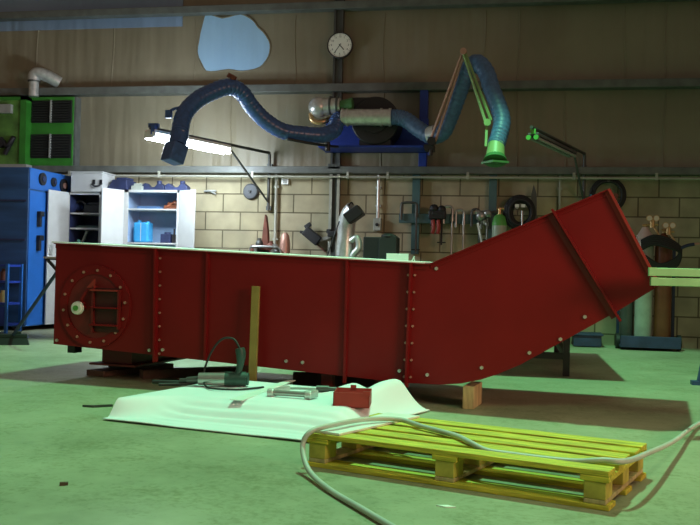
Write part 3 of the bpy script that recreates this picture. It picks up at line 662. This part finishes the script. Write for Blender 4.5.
def duct(name, label, p0, p1, r, rings):
    t = thing(name, label, 'duct', p0); p0, p1 = Vector(p0), Vector(p1); d = (p1 - p0).normalized()
    MB().cyl(p0, p1, r, seg=28).build('barrel', 'galvanised', t, smooth=True)
    for k in rings:
        q = p0.lerp(p1, k); MB().cyl(q - d * .012, q + d * .012, r + .010, seg=28).build('band', 'galvanised', t, smooth=True)
    return t
duct('silencer_duct', 'straight silver duct between the two extraction arms on the wall', (.00, -.74, 2.515), (.57, -.74, 2.51), .092, (.03, .12, .8, .97))
el = thing('exhaust_elbow', 'shiny silver exhaust elbow with flared end on the fan', 'duct', (-.25, -.72, 2.63))
MB().sph((-.27, -.72, 2.635), .118, seg=24).cyl((-.27, -.72, 2.635), (-.02, -.72, 2.65), .10, .088, seg=28).build('bend', 'galvanised', el, smooth=True)
for x in (-.13, -.05): MB().cyl((x - .012, -.72, 2.652), (x + .012, -.72, 2.652), .104, seg=28).build('band', 'dark_steel', el, smooth=True)
MB().cyl((-.02, -.72, 2.65), (.12, -.72, 2.655), .055, .085, seg=24).build('flare', 'green_lit', el, smooth=True)
MB().tube([(-.36, -.72, 2.56), (-.34, -.73, 2.49), (-.27, -.73, 2.46), (-.19, -.70, 2.48), (-.14, -.6, 2.53), (.06, -.45, 2.64)], .03).build('stub', 'brass', el, smooth=True)
# left arm
LA = [(-.0, -.74, 2.51), (-.048, -.76, 2.465), (-.068, -.815, 2.359), (-.179, -.931, 2.285), (-.379, -1.046, 2.279), (-.566, -1.162, 2.295), (-.728, -1.277, 2.386), (-.854, -1.392, 2.518), (-.933, -1.508, 2.647), (-1.041, -1.623, 2.689), (-1.186, -1.738, 2.614), (-1.316, -1.854, 2.5), (-1.398, -1.969, 2.335), (-1.391, -2.085, 2.143), (-1.380, -2.14, 2.08)]
def ribbed(t): return .088 + .004 * math.sin(t * 330)
la = thing('fume_extractor', 'long dark blue flexible extraction arm reaching left past the lit lamp', 'extraction arm', (-.05, -.75, 2.46))
MB().tube(LA, ribbed, seg=18, smooth=10).build('hose', 'hose_blue', la, smooth=True)
MB().cyl((-1.380, -2.12, 2.11), (-1.385, -2.17, 2.00), .092, .088).build('nozzle', 'hose_blue', la, smooth=True)
MB().bar((-1.385, -2.165, 2.01), (-1.42, -2.21, 1.82), .19, .17).build('hood', 'hose_blue', la, bevel=.012)
MB().box((-1.02, -1.60, 2.80), (.09, .05, .05), Y3(.5)).cyl((-.99, -1.61, 2.78), (-.99, -1.66, 2.78), .025).build('knuckle', 'rust_red', la)
MB().tube([(-1.28, -1.90, 2.42), (-1.46, -2.0, 2.40), (-1.52, -2.05, 2.36)], .016).box((-1.53, -2.05, 2.33), (.06, .05, .08)).build('swivel_joint', 'hose_blue', la)
MB().tube([(-.55, -1.15, 2.21), (-.47, -1.12, 2.22), (-.39, -1.08, 2.19)], .018).build('clip', 'galvanised', la, smooth=True)
MB().tube([(-.50, -1.2, 2.2), (-.25, -1.05, 2.17), (-.1, -.8, 2.18), (-.06, -.6, 2.20)], .016).cyl((-.13, -.85, 2.12), (-.13, -.85, 2.22), .03).build('support_arm', 'black_metal', la, smooth=True)
# right arm
RA = [(.57, -.74, 2.51), (.66, -.74, 2.505), (.757, -.756, 2.464), (.9, -.812, 2.354), (1.039, -.869, 2.279), (1.162, -.925, 2.31), (1.239, -.981, 2.455), (1.304, -1.037, 2.617), (1.367, -1.094, 2.786), (1.43, -1.15, 2.932), (1.525, -1.206, 2.995), (1.622, -1.262, 2.883), (1.69, -1.319, 2.683), (1.766, -1.375, 2.486), (1.801, -1.431, 2.332), (1.775, -1.488, 2.181), (1.749, -1.544, 2.075)]
ra = thing('fume_extractor', 'tall folded blue extraction arm with green-lit hood right of the fan', 'extraction arm', (.6, -.75, 2.5))
MB().tube(RA, ribbed, seg=18, smooth=10).build('hose', 'hose_teal', ra, smooth=True)
MB().cyl((1.752, -1.54, 2.10), (1.745, -1.58, 1.965), .082, .095).build('nozzle', 'strut_green', ra, smooth=True)
MB().cyl((1.745, -1.575, 1.965), (1.745, -1.60, 1.915), .095, .12).box((1.745, -1.60, 1.900), (.19, .21, .02), Z3(.6)).build('hood', 'green_lit', ra)
for dx in (-.03, .03):
    MB().bar((1.06 + dx, -1.02, 2.20), (1.385 + dx * .4, -1.28, 3.08), .016, .022).build('lower_strut', 'strut_pink', ra)
    MB().bar((1.39 + dx * .4, -1.30, 3.09), (1.665 + dx, -1.55, 2.33), .016, .022).build('upper_strut', 'strut_green', ra)
MB().bar((1.655, -1.56, 2.34), (1.650, -1.60, 2.06), .025, .03).cyl((1.66, -1.56, 2.30), (1.66, -1.62, 2.30), .035).build('hood_bracket', 'strut_green', ra)
MB().cyl((1.387, -1.25, 3.09), (1.387, -1.33, 3.09), .035).build('elbow_joint', 'strut_pink', ra, smooth=True)
MB().cyl((1.05, -.95, 2.20), (1.05, -1.05, 2.20), .045).box((1.02, -.9, 2.14), (.10, .2, .06)).cyl((1.04, -.98, 2.12), (1.04, -.98, 2.05), .02).build('base_joint', 'black_metal', ra)
MB().cyl((1.01, -.85, 2.29), (1.09, -.89, 2.30), .098, seg=20).build('cuff', 'galvanised', ra, smooth=True)
MB().tube([(.95, -.2, 2.17), (1.0, -.5, 2.16), (1.02, -.85, 2.14)], .022).build('wall_arm', 'blue_paint', ra, smooth=True)

# ------------------------------------------------------------------ wall clock
ck = thing('wall_clock', 'round white wall clock mounted on the steel column', 'clock', (-.16, -.10, 3.485))
K = Matrix.Translation((0, 0, 0)) @ Matrix.Rotation(PI / 2, 4, 'X')
MB().cyl((0, 0, 0), (0, -.045, 0), .155, seg=48).build('case', 'bakelite', ck, local=True, bevel=.006, smooth=True)
MB().cyl((0, -.044, 0), (0, -.048, 0), .143, seg=48).build('dial', 'clock_face', ck, local=True)
MB().tube([(.150 * math.cos(2 * PI * k / 48), -.048, .150 * math.sin(2 * PI * k / 48)) for k in range(48)], .008, seg=8, smooth=0, closed=True).build('rim', 'bakelite', ck, local=True, smooth=True)
b = MB()
for k in range(60):
    a = 2 * PI * k / 60; l = .016 if k % 5 == 0 else .008
    b.box((.131 * math.sin(a), -.0485, .131 * math.cos(a)), (.005 if k % 5 == 0 else .0025, .001, l), Y3(a))
b.build('minute_marks', 'bakelite', ck, local=True)
def hand(name, hours, l, w):
    a = 2 * PI * hours; bb = MB(); bb.box((math.sin(a) * l * .4, -.0505, math.cos(a) * l * .4), (w, .002, l * 1.2), Y3(a)); return bb.build(name, 'bakelite', ck, local=True)
hand('hour_hand', (4 + 36 / 60) / 12, .075, .011); hand('minute_hand', 36 / 60, .12, .008)
MB().cyl((0, -.048, 0), (0, -.054, 0), .008).build('hub', 'bakelite', ck, local=True)
nb = bmesh.new()
for h in range(1, 13):
    cu = bpy.data.curves.new('n', 'FONT'); cu.body = str(h); cu.size = .034; cu.align_x = 'CENTER'; cu.align_y = 'CENTER'; cu.extrude = .0005
    to = bpy.data.objects.new('n', cu); C.objects.link(to)
    bpy.context.view_layer.update()
    me = bpy.data.meshes.new_from_object(to.evaluated_get(bpy.context.evaluated_depsgraph_get()))
    a = 2 * PI * h / 12
    me.transform(Matrix.Translation((.104 * math.sin(a), -.0488, .104 * math.cos(a))) @ Matrix.Rotation(PI / 2, 4, 'X'))
    nb.from_mesh(me); bpy.data.objects.remove(to); bpy.data.meshes.remove(me); bpy.data.curves.remove(cu)
me = bpy.data.meshes.new('numerals'); nb.to_mesh(me); nb.free(); me.materials.append(M['bakelite'])
o = bpy.data.objects.new('numerals', me); C.objects.link(o); o.parent = ck

# ------------------------------------------------------------------ pipes, sockets and switches on the block wall
b = MB().tube([(-5, -.17, 1.905), (9, -.17, 1.895)], .014, smooth=0)
cpipe = thing('conduit', 'thin pale conduit running along the top of the block wall', 'conduit', (0, -.17, 1.9))
b.build('pipe', 'conduit_grey', cpipe, smooth=True)
for x in [-3.6, -2.4, -1.2, -.02, .46, 1.4, 2.6, 3.5]: MB().ab((x - .015, -.19, 1.88), (x + .015, -.165, 1.96)).build('clip', 'conduit_grey', cpipe)
def vconduit(x, z0, z1, r, lab, m='conduit_grey', foot=None):
    t = thing('conduit_drop', lab, 'conduit', (x, -.05, z0))
    MB().tube([(x, -.05, z0), (x, -.05, z1)], r, smooth=0).build('pipe', m, t, smooth=True)
    for z in (z0 + .15, z1 - .15): MB().ab((x - r - .012, -.06, z - .012), (x + r + .012, -.001, z + .012)).build('clip', m, t)
    return t
vconduit(-.93, 1.0, 1.94, .018, 'vertical grey conduit just right of the lit lamp mast')
vconduit(.335, 1.42, 1.94, .02, 'vertical grey conduit dropping to the small switch box', 'galvanised')
vconduit(2.455, 1.2, 1.94, .014, 'thin vertical conduit left of the unlit lamp mast')
sb = thing('switch_box', 'small grey switch box at the foot of a vertical conduit', 'switch', (.335, -.05, 1.28))
MB().ab((.29, -.10, 1.27), (.38, -.001, 1.42)).build('box', 'cyl_grey', sb, bevel=.006)
MB().cyl((.335, -.10, 1.34), (.335, -.115, 1.34), .02).build('knob', 'black_metal', sb)
so_ = thing('wall_socket', 'small white socket on the block wall under the rail', 'socket', (-.825, -.02, 1.855))
MB().ab((-.87, -.05, 1.82), (-.78, -.001, 1.89)).build('plate', 'white_plastic', so_, bevel=.004)
MB().ab((-.845, -.056, 1.835), (-.805, -.05, 1.875)).build('insert', 'grey_paint', so_)
wb = thing('wire_coil', 'small dark round coil hanging on the block wall near the lit lamp', 'coil', (-1.26, -.03, 1.73))
MB().lathe([(.0, 0), (.085, 0), (.10, .02), (.085, .05), (.04, .055), (.0, .05)], mtx=Matrix.Translation((0, .025, 0)) @ Matrix.Rotation(PI / 2, 4, 'X')).build('coil', 'slate', wb, local=True, smooth=True)
MB().cyl((0, .02, .0), (0, -.06, .0), .015).build('hook', 'black_metal', wb, local=True)
b = MB().tube([(-1.86, -.03, 1.73), (-1.78, -.05, 1.735), (-1.70, -.05, 1.73)], .012).tube([(-1.78, -.05, 1.735), (-1.72, -.05, 1.70), (-1.70, -.05, 1.695)], .01)
tag(b.build('pliers', 'grey_paint', smooth=True), 'grey pliers hanging on the block wall right of the wide locker', 'pliers')

# teal tool rail with hanging clamps
tr_ = thing('tool_rail', 'long teal steel rail on two posts fixed to the block wall', 'rail', (1.2, -.08, 1.4))
MB().ab((.60, -.13, 1.365), (1.79, -.08, 1.475)).build('rail', 'teal_rail', tr_, bevel=.003)
for x in (.79, 1.69): MB().ab((x - .045, -.08, 1.0), (x + .045, -.002, 1.94)).build('post', 'teal_rail', tr_)
def gclamp(x, top, width, length, mt, lab, name='g_clamp', grip='black_metal'):
    t = thing(name, lab, 'clamp', (x, -.16, top), 0, 'clamps on the teal rail')
    MB().tube([(-width / 2, 0, -.20), (-width / 2, 0, -.03), (-width / 2 + .03, 0, 0), (width / 2 - .03, 0, 0), (width / 2, 0, -.03), (width / 2, 0, -.13)], .016, smooth=3).build('frame', mt, t, local=True, smooth=True)
    MB().cyl((width / 2, 0, -.10), (width / 2, 0, -length), .011).cyl((width / 2, 0, -.12), (width / 2, 0, -.17), .022).build('screw', mt, t, local=True, smooth=True)
    MB().cyl((width / 2 - .05, 0, -length + .03), (width / 2 + .05, 0, -length + .03), .007).build('tommy_bar', grip, t, local=True, smooth=True)
    return t
gclamp(.72, 1.60, .18, .58, 'dark_steel', 'large G shaped steel clamp at the left end of the teal rail')
gclamp(1.18, 1.56, .10, .74, 'steel', 'long steel clamp hanging straight down mid rail, third from the left')
gclamp(1.05, 1.53, .12, .42, 'black_metal', 'black clamp on the teal rail directly left of the long steel clamps')
gclamp(1.32, 1.52, .09, .70, 'steel', 'long steel clamp at the middle of the rail, right of its twin')
gclamp(1.50, 1.53, .09, .60, 'dark_steel', 'dark clamp hanging right of the middle of the teal rail')
gclamp(1.72, 1.50, .11, .40, 'dark_steel', 'dark clamp at the right end of the teal rail')
gclamp(1.60, 1.51, .07, .36, 'steel', 'short bright clamp between two dark ones on the right of the teal rail')
b = MB().box((1.06, -.20, 1.46), (.20, .10, .10)).sph((1.02, -.21, 1.53), .055).sph((1.11, -.21, 1.52), .05).cyl((1.0, -.22, 1.48), (1.15, -.22, 1.45), .035)
tag(b.build('chain_hoist', 'black_metal', bevel=.01, smooth=True), 'black lump of lifting tackle on the rail above the red handles', 'tackle')
for k, x in enumerate((1.01, 1.07)):
    b = MB().tube([(x, -.20, 1.40), (x + .01, -.21, 1.30), (x - .005, -.21, 1.24)], .022)
    tag(b.build('red_grip', 'red_lead', smooth=True), ['red tool grip hanging left under the black tackle', 'red tool grip hanging right under the black tackle'][k], 'tool')
b = MB().sph((1.56, -.2, 1.45), .06).sph((1.64, -.2, 1.48), .05).cyl((1.50, -.2, 1.50), (1.68, -.2, 1.46), .028).cyl((1.6, -.22, 1.4), (1.62, -.22, 1.36), .03)
tag(b.build('steel_shackle', 'steel', smooth=True), 'shiny cluster of steel shackles on the right half of the rail', 'shackle')
b = MB().bar((1.53, -.22, 1.37), (1.61, -.25, 1.02), .025, .02); tag(b.build('white_rod', 'white_plastic'), 'white slanted rod hanging below the shackles on the rail', 'rod')
# hose coil, extinguisher and pointed plate
hc = thing('hose_coil', 'thick black coil of hose hanging behind the green topped cylinder', 'hose', (2.0, -.10, 1.50))
for k in range(4):
    r = .165 - .018 * k
    MB().tube([(r * math.cos(a) + .006 * k, -.03 * (k % 3) - .02, r * 1.15 * math.sin(a)) for a in [j * PI / 7 for j in range(14)]], .022, closed=True).build('loop', 'black_rubber', hc, local=True, smooth=True)
MB().cyl((-.03, .09, .06), (-.03, -.10, .06), .02).cyl((.03, -.08, .02), (.035, -.10, -.28), .013).build('hook', 'steel', hc, local=True, smooth=True)
for x in (-.03, .04): MB().box((x, -.11, .075), (.045, .02, .035)).build('label_tag', 'white_plastic', hc, local=True)
ex = thing('gas_bottle', 'grey gas bottle with bright green shoulder leaning beside the hose coil', 'gas bottle', (1.78, -.45, 0), 0)
MB().lathe([(.0, .0), (.075, .0), (.08, .02), (.08, 1.33), (.0, 1.33)]).build('body', 'cyl_grey', ex, local=True, smooth=True)
MB().lathe([(.08, 1.33), (.0795, 1.36), (.062, 1.43), (.03, 1.46), (.0, 1.46)]).build('shoulder', 'green_cap', ex, local=True, smooth=True)
MB().cyl((0, 0, 1.46), (0, 0, 1.53), .018).cyl((-.03, 0, 1.52), (.05, 0, 1.52), .016).build('valve', 'brass', ex, local=True, smooth=True)
b = MB().prism([(2.13, -.12, 1.40), (2.20, -.12, 1.40), (2.19, -.12, 1.72), (2.155, -.12, 1.83), (2.13, -.12, 1.72)], (0, .03, 0))
tag(b.build('pointed_plate', 'dark_steel'), 'narrow pointed dark steel plate standing right of the hose coil', 'plate')
hr = thing('hose_reel', 'large thin black hoop hanging on the wall above the raised chute end', 'hoop', (2.985, -.09, 1.715))
for k in range(2):
    r = .185 - .026 * k
    MB().tube([(r * math.cos(a), -.02 * k, r * math.sin(a)) for a in [j * PI / 10 for j in range(20)]], .021, closed=True).build('loop', 'black_rubber', hr, local=True, smooth=True)
MB().cyl((0, .088, .16), (0, -.05, .16), .015).build('hook', 'dark_steel', hr, local=True)
MB().box((.07, -.02, -.06), (.05, .03, .16), Y3(.3)).build('red_tag', 'rust_red', hr, local=True)
b = MB().sph((2.79, -.10, 1.60), .035).cyl((2.79, -.10, 1.6), (2.80, -.1, 1.72), .016); tag(b.build('blue_tap', 'jug_blue', smooth=True), 'small blue air tap on the wall beside the unlit lamp mast', 'tap')

# ------------------------------------------------------------------ gas cylinders at the right
tl = thing('cylinder_trolley', 'low dark blue cylinder trolley on the floor against the right wall', 'trolley', (3.4, -.4, 0))
MB().ab((3.10, -.60, .03), (3.72, -.15, .055)).ab((3.10, -.61, .03), (3.72, -.585, .155)).build('base', 'trolley_blue', tl, bevel=.004)
for x in (3.09, 3.735): MB().cyl((x - .018, -.4, .085), (x + .018, -.4, .085), .085, seg=24).build('wheel', 'black_rubber', tl, smooth=True)
MB().ab((3.10, -.19, .05), (3.13, -.15, 1.1)).ab((3.69, -.19, .05), (3.72, -.15, 1.1)).ab((3.10, -.19, .8), (3.72, -.16, .84)).build('frame', 'trolley_blue', tl)
def cylinder(x, y, z, r, h, m, lab, name='gas_cylinder', cap=None):
    t = thing(name, lab, 'gas cylinder', (x, y, z), 0, 'gas cylinders by the right wall')
    MB().lathe([(.0, .0), (r * .93, .0), (r, .02), (r, h - .16), (r * .9, h - .09), (r * .5, h - .03), (r * .3, h), (.0, h)], seg=28).build('body', m, t, local=True, smooth=True)
    MB().cyl((0, 0, h), (0, 0, h + .05), .02).cyl((-.03, -.01, h + .035), (.04, -.01, h + .035), .014).build('valve', 'brass', t, local=True, smooth=True)
    return t
cylinder(3.19, -.33, .055, .07, 1.18, 'cyl_dark', 'slim dark gas cylinder left on the blue trolley')
gc = cylinder(3.36, -.38, .055, .095, 1.27, 'cyl_grey', 'grey green gas cylinder with pale shoulder in the middle of the blue trolley')
MB().lathe([(.0, 1.08), (.099, 1.08), (.099, 1.12), (.090, 1.185), (.052, 1.245), (.032, 1.285), (.0, 1.285)], seg=28).build('shoulder', 'pinkish_white', gc, local=True, smooth=True)
cylinder(3.56, -.38, .055, .09, 1.22, 'cyl_brown', 'brown gas cylinder on the right of the blue trolley')
def regulator(x, y, z, lab):
    t = thing('regulator', lab, 'regulator', (x, y, z), 0, 'gas regulators')
    MB().cyl((0, 0, -.03), (0, 0, .05), .028).cyl((-.05, -.0, .0), (.06, -.0, .0), .014).tube([(.02, 0, -.03), (.05, -.02, -.08), (.08, -.02, -.14)], .012).build('body', 'brass', t, local=True, smooth=True)
    for dx in (-.036, .036):
        o = MB().cyl((dx, -.01, .07), (dx, -.035, .07), .033).build('gauge', 'brass', t, local=True, smooth=True)
        MB().cyl((dx, -.035, .07), (dx, -.038, .07), .027).build('gauge_face', 'gauge_white', o, local=True)
    return t
regulator(3.43, -.42, 1.365, 'twin gauge regulator on the middle gas cylinder')
regulator(3.60, -.42, 1.29, 'twin gauge regulator on the brown gas cylinder')
gh = thing('gas_hoses', 'thick bundle of black gas hoses draped over the cylinder tops', 'hose', (3.5, -.55, 1.0))
for k in range(5):
    o_ = .022 * k
    MB().tube([(3.30, -.55 - .01 * k, 1.18 - o_), (3.42, -.60, 1.235 - o_), (3.58, -.60 - .01 * k, 1.20 - o_), (3.70, -.58, 1.11 - o_ * .6), (3.66, -.56, 1.0 - o_), (3.50, -.55, .93 - o_ * .5), (3.34, -.54, 1.02 - o_)], .017, smooth=5).build('hose', 'black_rubber', gh, smooth=True)
MB().tube([(3.68, -.58, 1.10), (3.77, -.58, 1.14), (3.84, -.58, 1.155)], .018).build('torch_body', 'navy', gh, smooth=True)
MB().cyl((3.84, -.58, 1.155), (3.89, -.58, 1.16), .014).build('torch_tip', 'pink_metal', gh, smooth=True)
b = MB().ab((2.62, -.42, .01), (2.92, -.10, .14)).ab((2.60, -.44, .13), (2.94, -.08, .15)); tag(b.build('storage_crate', 'trolley_blue', bevel=.004), 'low blue crate on the floor under the raised chute end', 'crate')

# ------------------------------------------------------------------ workbench along the wall and what stands on it
wbn = thing('workbench', 'long steel workbench along the block wall behind the chute', 'workbench', (-.2, -.6, 0))
MB().ab((-1.45, -.98, .83), (1.02, -.12, .87)).build('top', 'dark_steel', wbn)
for x in (-1.40, -.2, .97):
    for y in (-.93, -.17): MB().ab((x - .03, y - .03, 0), (x + .03, y + .03, .83)).build('leg', 'dark_steel', wbn)
vs = thing('bench_vice', 'dark rusty bench vice on the workbench under the lit lamp mast', 'vice', (-.92, -.5, .87))
MB().box((.0, 0, .04), (.30, .16, .06)).box((.0, 0, .09), (.16, .10, .10)).cyl((-.16, 0, .12), (.17, 0, .12), .028).build('base', 'black_metal', vs, local=True, bevel=.008)
MB().prism([(-.05, -.05, .10), (.05, -.05, .10), (.035, -.05, .36), (.012, -.05, .52), (-.005, -.05, .55), (-.02, -.05, .42), (-.03, -.05, .30)], (0, .08, 0)).build('jaw', 'rust_red', vs, local=True, bevel=.006)
for k_, (x_, z_) in enumerate(((-.14, .12), (-.06, .20), (.08, .17), (.15, .11))):
    MB().sph((x_, -.05, z_), .045, (1, 1, 1.2)).cyl((x_, -.05, z_ - .06), (x_, -.05, z_ + .07), .022).build('screw_boss', 'dark_steel' if k_ % 2 else 'rust_red', vs, local=True, smooth=True)
MB().tube([(-.17, -.08, .05), (-.16, -.08, .14), (-.12, -.09, .17), (.13, -.09, .17), (.19, -.08, .15), (.21, -.08, .10)], .012).box((.12, -.05, .15), (.07, .06, .10)).box((-.12, -.05, .13), (.08, .07, .10)).build('handle', 'steel', vs, local=True, smooth=True)
b = MB().lathe([(.0, 0), (.058, 0), (.06, .02), (.06, .22), (.045, .31), (.02, .34), (.0, .34)], mtx=Matrix.Translation((-.685, -.5, .87)))
tag(b.build('copper_can', 'pink_metal', smooth=True), 'small pinkish copper canister right of the bench vice', 'canister')
b = MB().sph((-.50, -.5, .88), .09, (1.3, 1, .55)); tag(b.build('green_cloth', 'tool_green', smooth=True), 'green cloth heap on the bench right of the copper canister', 'cloth')
gn = thing('welding_gun', 'black clamp tool hanging slantwise on the wall left of the steel column', 'tool', (-.42, -.09, 1.20))
MB().bar((-.12, -.03, .06), (.06, -.03, -.08), .09, .12).build('body', 'black_metal', gn, local=True, bevel=.012)
MB().bar((-.12, -.03, .09), (-.05, -.03, .14), .04, .05).bar((-.18, -.03, .04), (-.10, -.03, .02), .03, .035).build('jaws', 'black_metal', gn, local=True, bevel=.006)
MB().bar((.05, -.03, -.06), (.21, -.03, -.01), .035, .035).build('shank', 'steel', gn, local=True)
MB().bar((-.02, -.02, -.06), (.14, -.02, -.20), .05, .012).cyl((0, -.03, 0), (0, .085, 0), .015).build('handle', 'rust_red', gn, local=True)
b = MB().box((-.20, -.15, 1.22), (.10, .08, .07)).box((-.24, -.15, 1.25), (.05, .05, .05)); tag(b.build('column_bracket', 'black_metal', bevel=.006), 'black bracket clamped to the steel column above the bench', 'bracket')
ea = thing('bench_extractor', 'silver flexible extractor pipe with black tilted hood on the workbench', 'extractor', (.06, -.62, .87))
MB().tube([(.05, -.60, .87), (.05, -.60, 1.05), (.06, -.60, 1.25), (.075, -.62, 1.40)], lambda t: .098 + .0015 * math.sin(t * 160), seg=22, smooth=8).build('pipe', 'galvanised', ea, smooth=True)
MB().tube([(.07, -.61, 1.34), (.09, -.63, 1.42), (.15, -.66, 1.48)], .095, seg=22).build('elbow', 'galvanised', ea, smooth=True)
MB().bar((.085, -.70, 1.36), (.245, -.70, 1.475), .13, .20, up=(0, 1, 0)).build('hood', 'black_metal', ea, bevel=.012)
MB().tube([(.135, -.62, 1.54), (.12, -.66, 1.56), (.10, -.7, 1.52)], .008).tube([(.0, -.72, 1.34), (-.06, -.74, 1.15), (-.14, -.74, .90)], .008).build('hand_loop', 'black_rubber', ea, smooth=True)
MB().tube([(.13, -.66, 1.12), (.20, -.68, 1.16), (.22, -.68, 1.05), (.16, -.68, .96), (.15, -.66, .88)], .035).build('side_spout', 'galvanised', ea, smooth=True)
wm_ = thing('wire_feeder', 'black welding machine with a cloth over it on the workbench', 'machine', (.46, -.6, .87))
MB().box((0, 0, .15), (.36, .26, .30)).build('case', 'black_metal', wm_, local=True, bevel=.01)
b = MB().prism([(.0, -.16, 0), (.20, -.16, 0), (.20, -.16, .30), (.14, -.16, .34), (.06, -.16, .32), (.0, -.16, .27)], (0, .3, 0)); b.sph((.1, -.1, .31), .06, (1.4, 1.2, .6)); b.build('cover', 'black_rubber', wm_, local=True, bevel=.02)
b = MB().ab((.572, -.902, .872), (.815, -.895, .985)); o = tag(b.build('paper_sheet', 'paper'), 'blank white sheet of card standing on the bench by the chute bend', 'paper')
b = MB().ab((.56, -.895, .87), (.83, -.80, .90)); tag(b.build('card_holder', 'grey_paint'), 'low grey block holding up the white card on the bench', 'block')
b = MB().bar((.84, -.9, .88), (.88, -.9, .96), .012, .012).bar((.875, -.9, .95), (.885, -.9, .90), .01, .01); tag(b.build('bent_wire', 'paper'), 'short bent white wire right of the white card', 'wire')
# welding table behind the raised end
wt = thing('welding_table', 'dark steel table standing behind the raised right end of the chute', 'table', (1.4, -2.6, 0))
MB().ab((.55, -3.70, .70), (2.66, -1.60, .73)).build('top', 'dark_steel', wt)
for x in (.62, 2.375):
    for y in (-3.41, -1.81): MB().ab((x - .025, y - .025, 0), (x + .025, y + .025, .70)).build('leg', 'black_metal', wt)
MB().ab((.62, -3.43, .13), (2.375, -3.39, .18)).ab((.62, -1.83, .13), (2.375, -1.79, .18)).ab((2.355, -3.41, .13), (2.395, -1.81, .18)).build('stretcher', 'black_metal', wt)
MB().bar((2.2, -3.41, .16), (2.05, -3.41, .45), .03, .03).build('brace', 'black_metal', wt)

# ------------------------------------------------------------------ trestle with steel lengths at the right
ts = thing('steel_trestle', 'blue steel trestle at the right edge carrying pale green lengths', 'trestle', (3.6, -4.7, 0))
for y in (-3.62, -5.75):
    for x0, x1 in ((3.33, 3.45), (4.15, 4.03)):
        MB().bar((x0, y, .02), (x1, y, .70), .04, .04).ab((x0 - .06, y - .04, 0), (x0 + .06, y + .04, .03)).build('leg', 'cabinet_side', ts)
    MB().ab((3.38, y - .03, .70), (4.10, y + .03, .746)).build('cross_beam', 'cabinet_side', ts)
for x in (3.43, 4.05): MB().ab((x - .025, -5.75, .70), (x + .025, -3.62, .735)).build('side_beam', 'cabinet_side', ts)
for k, (y, z, x0, lab) in enumerate(((-5.80, .746, 2.66, 'pale green square tube at the front bottom of the stack on the trestle'), (-5.80, .796, 2.65, 'pale green square tube at the front top of the stack on the trestle'), (-5.752, .746, 2.71, 'pale green square tube at the rear bottom of the stack on the trestle'), (-5.752, .796, 2.71, 'pale green square tube at the rear top of the stack on the trestle'))):
    o = tag(MB().ab((x0, y - .02, z), (5.2, y + .02, z + .042)).build('square_tube', 'light_green', bevel=.004), lab, 'tube', 'square tubes on the trestle')
    MB().ab((x0 - .006, y - .023, z - .0), (x0 + .03, y + .023, z + .0435)).build('end_sleeve', 'light_green', o)
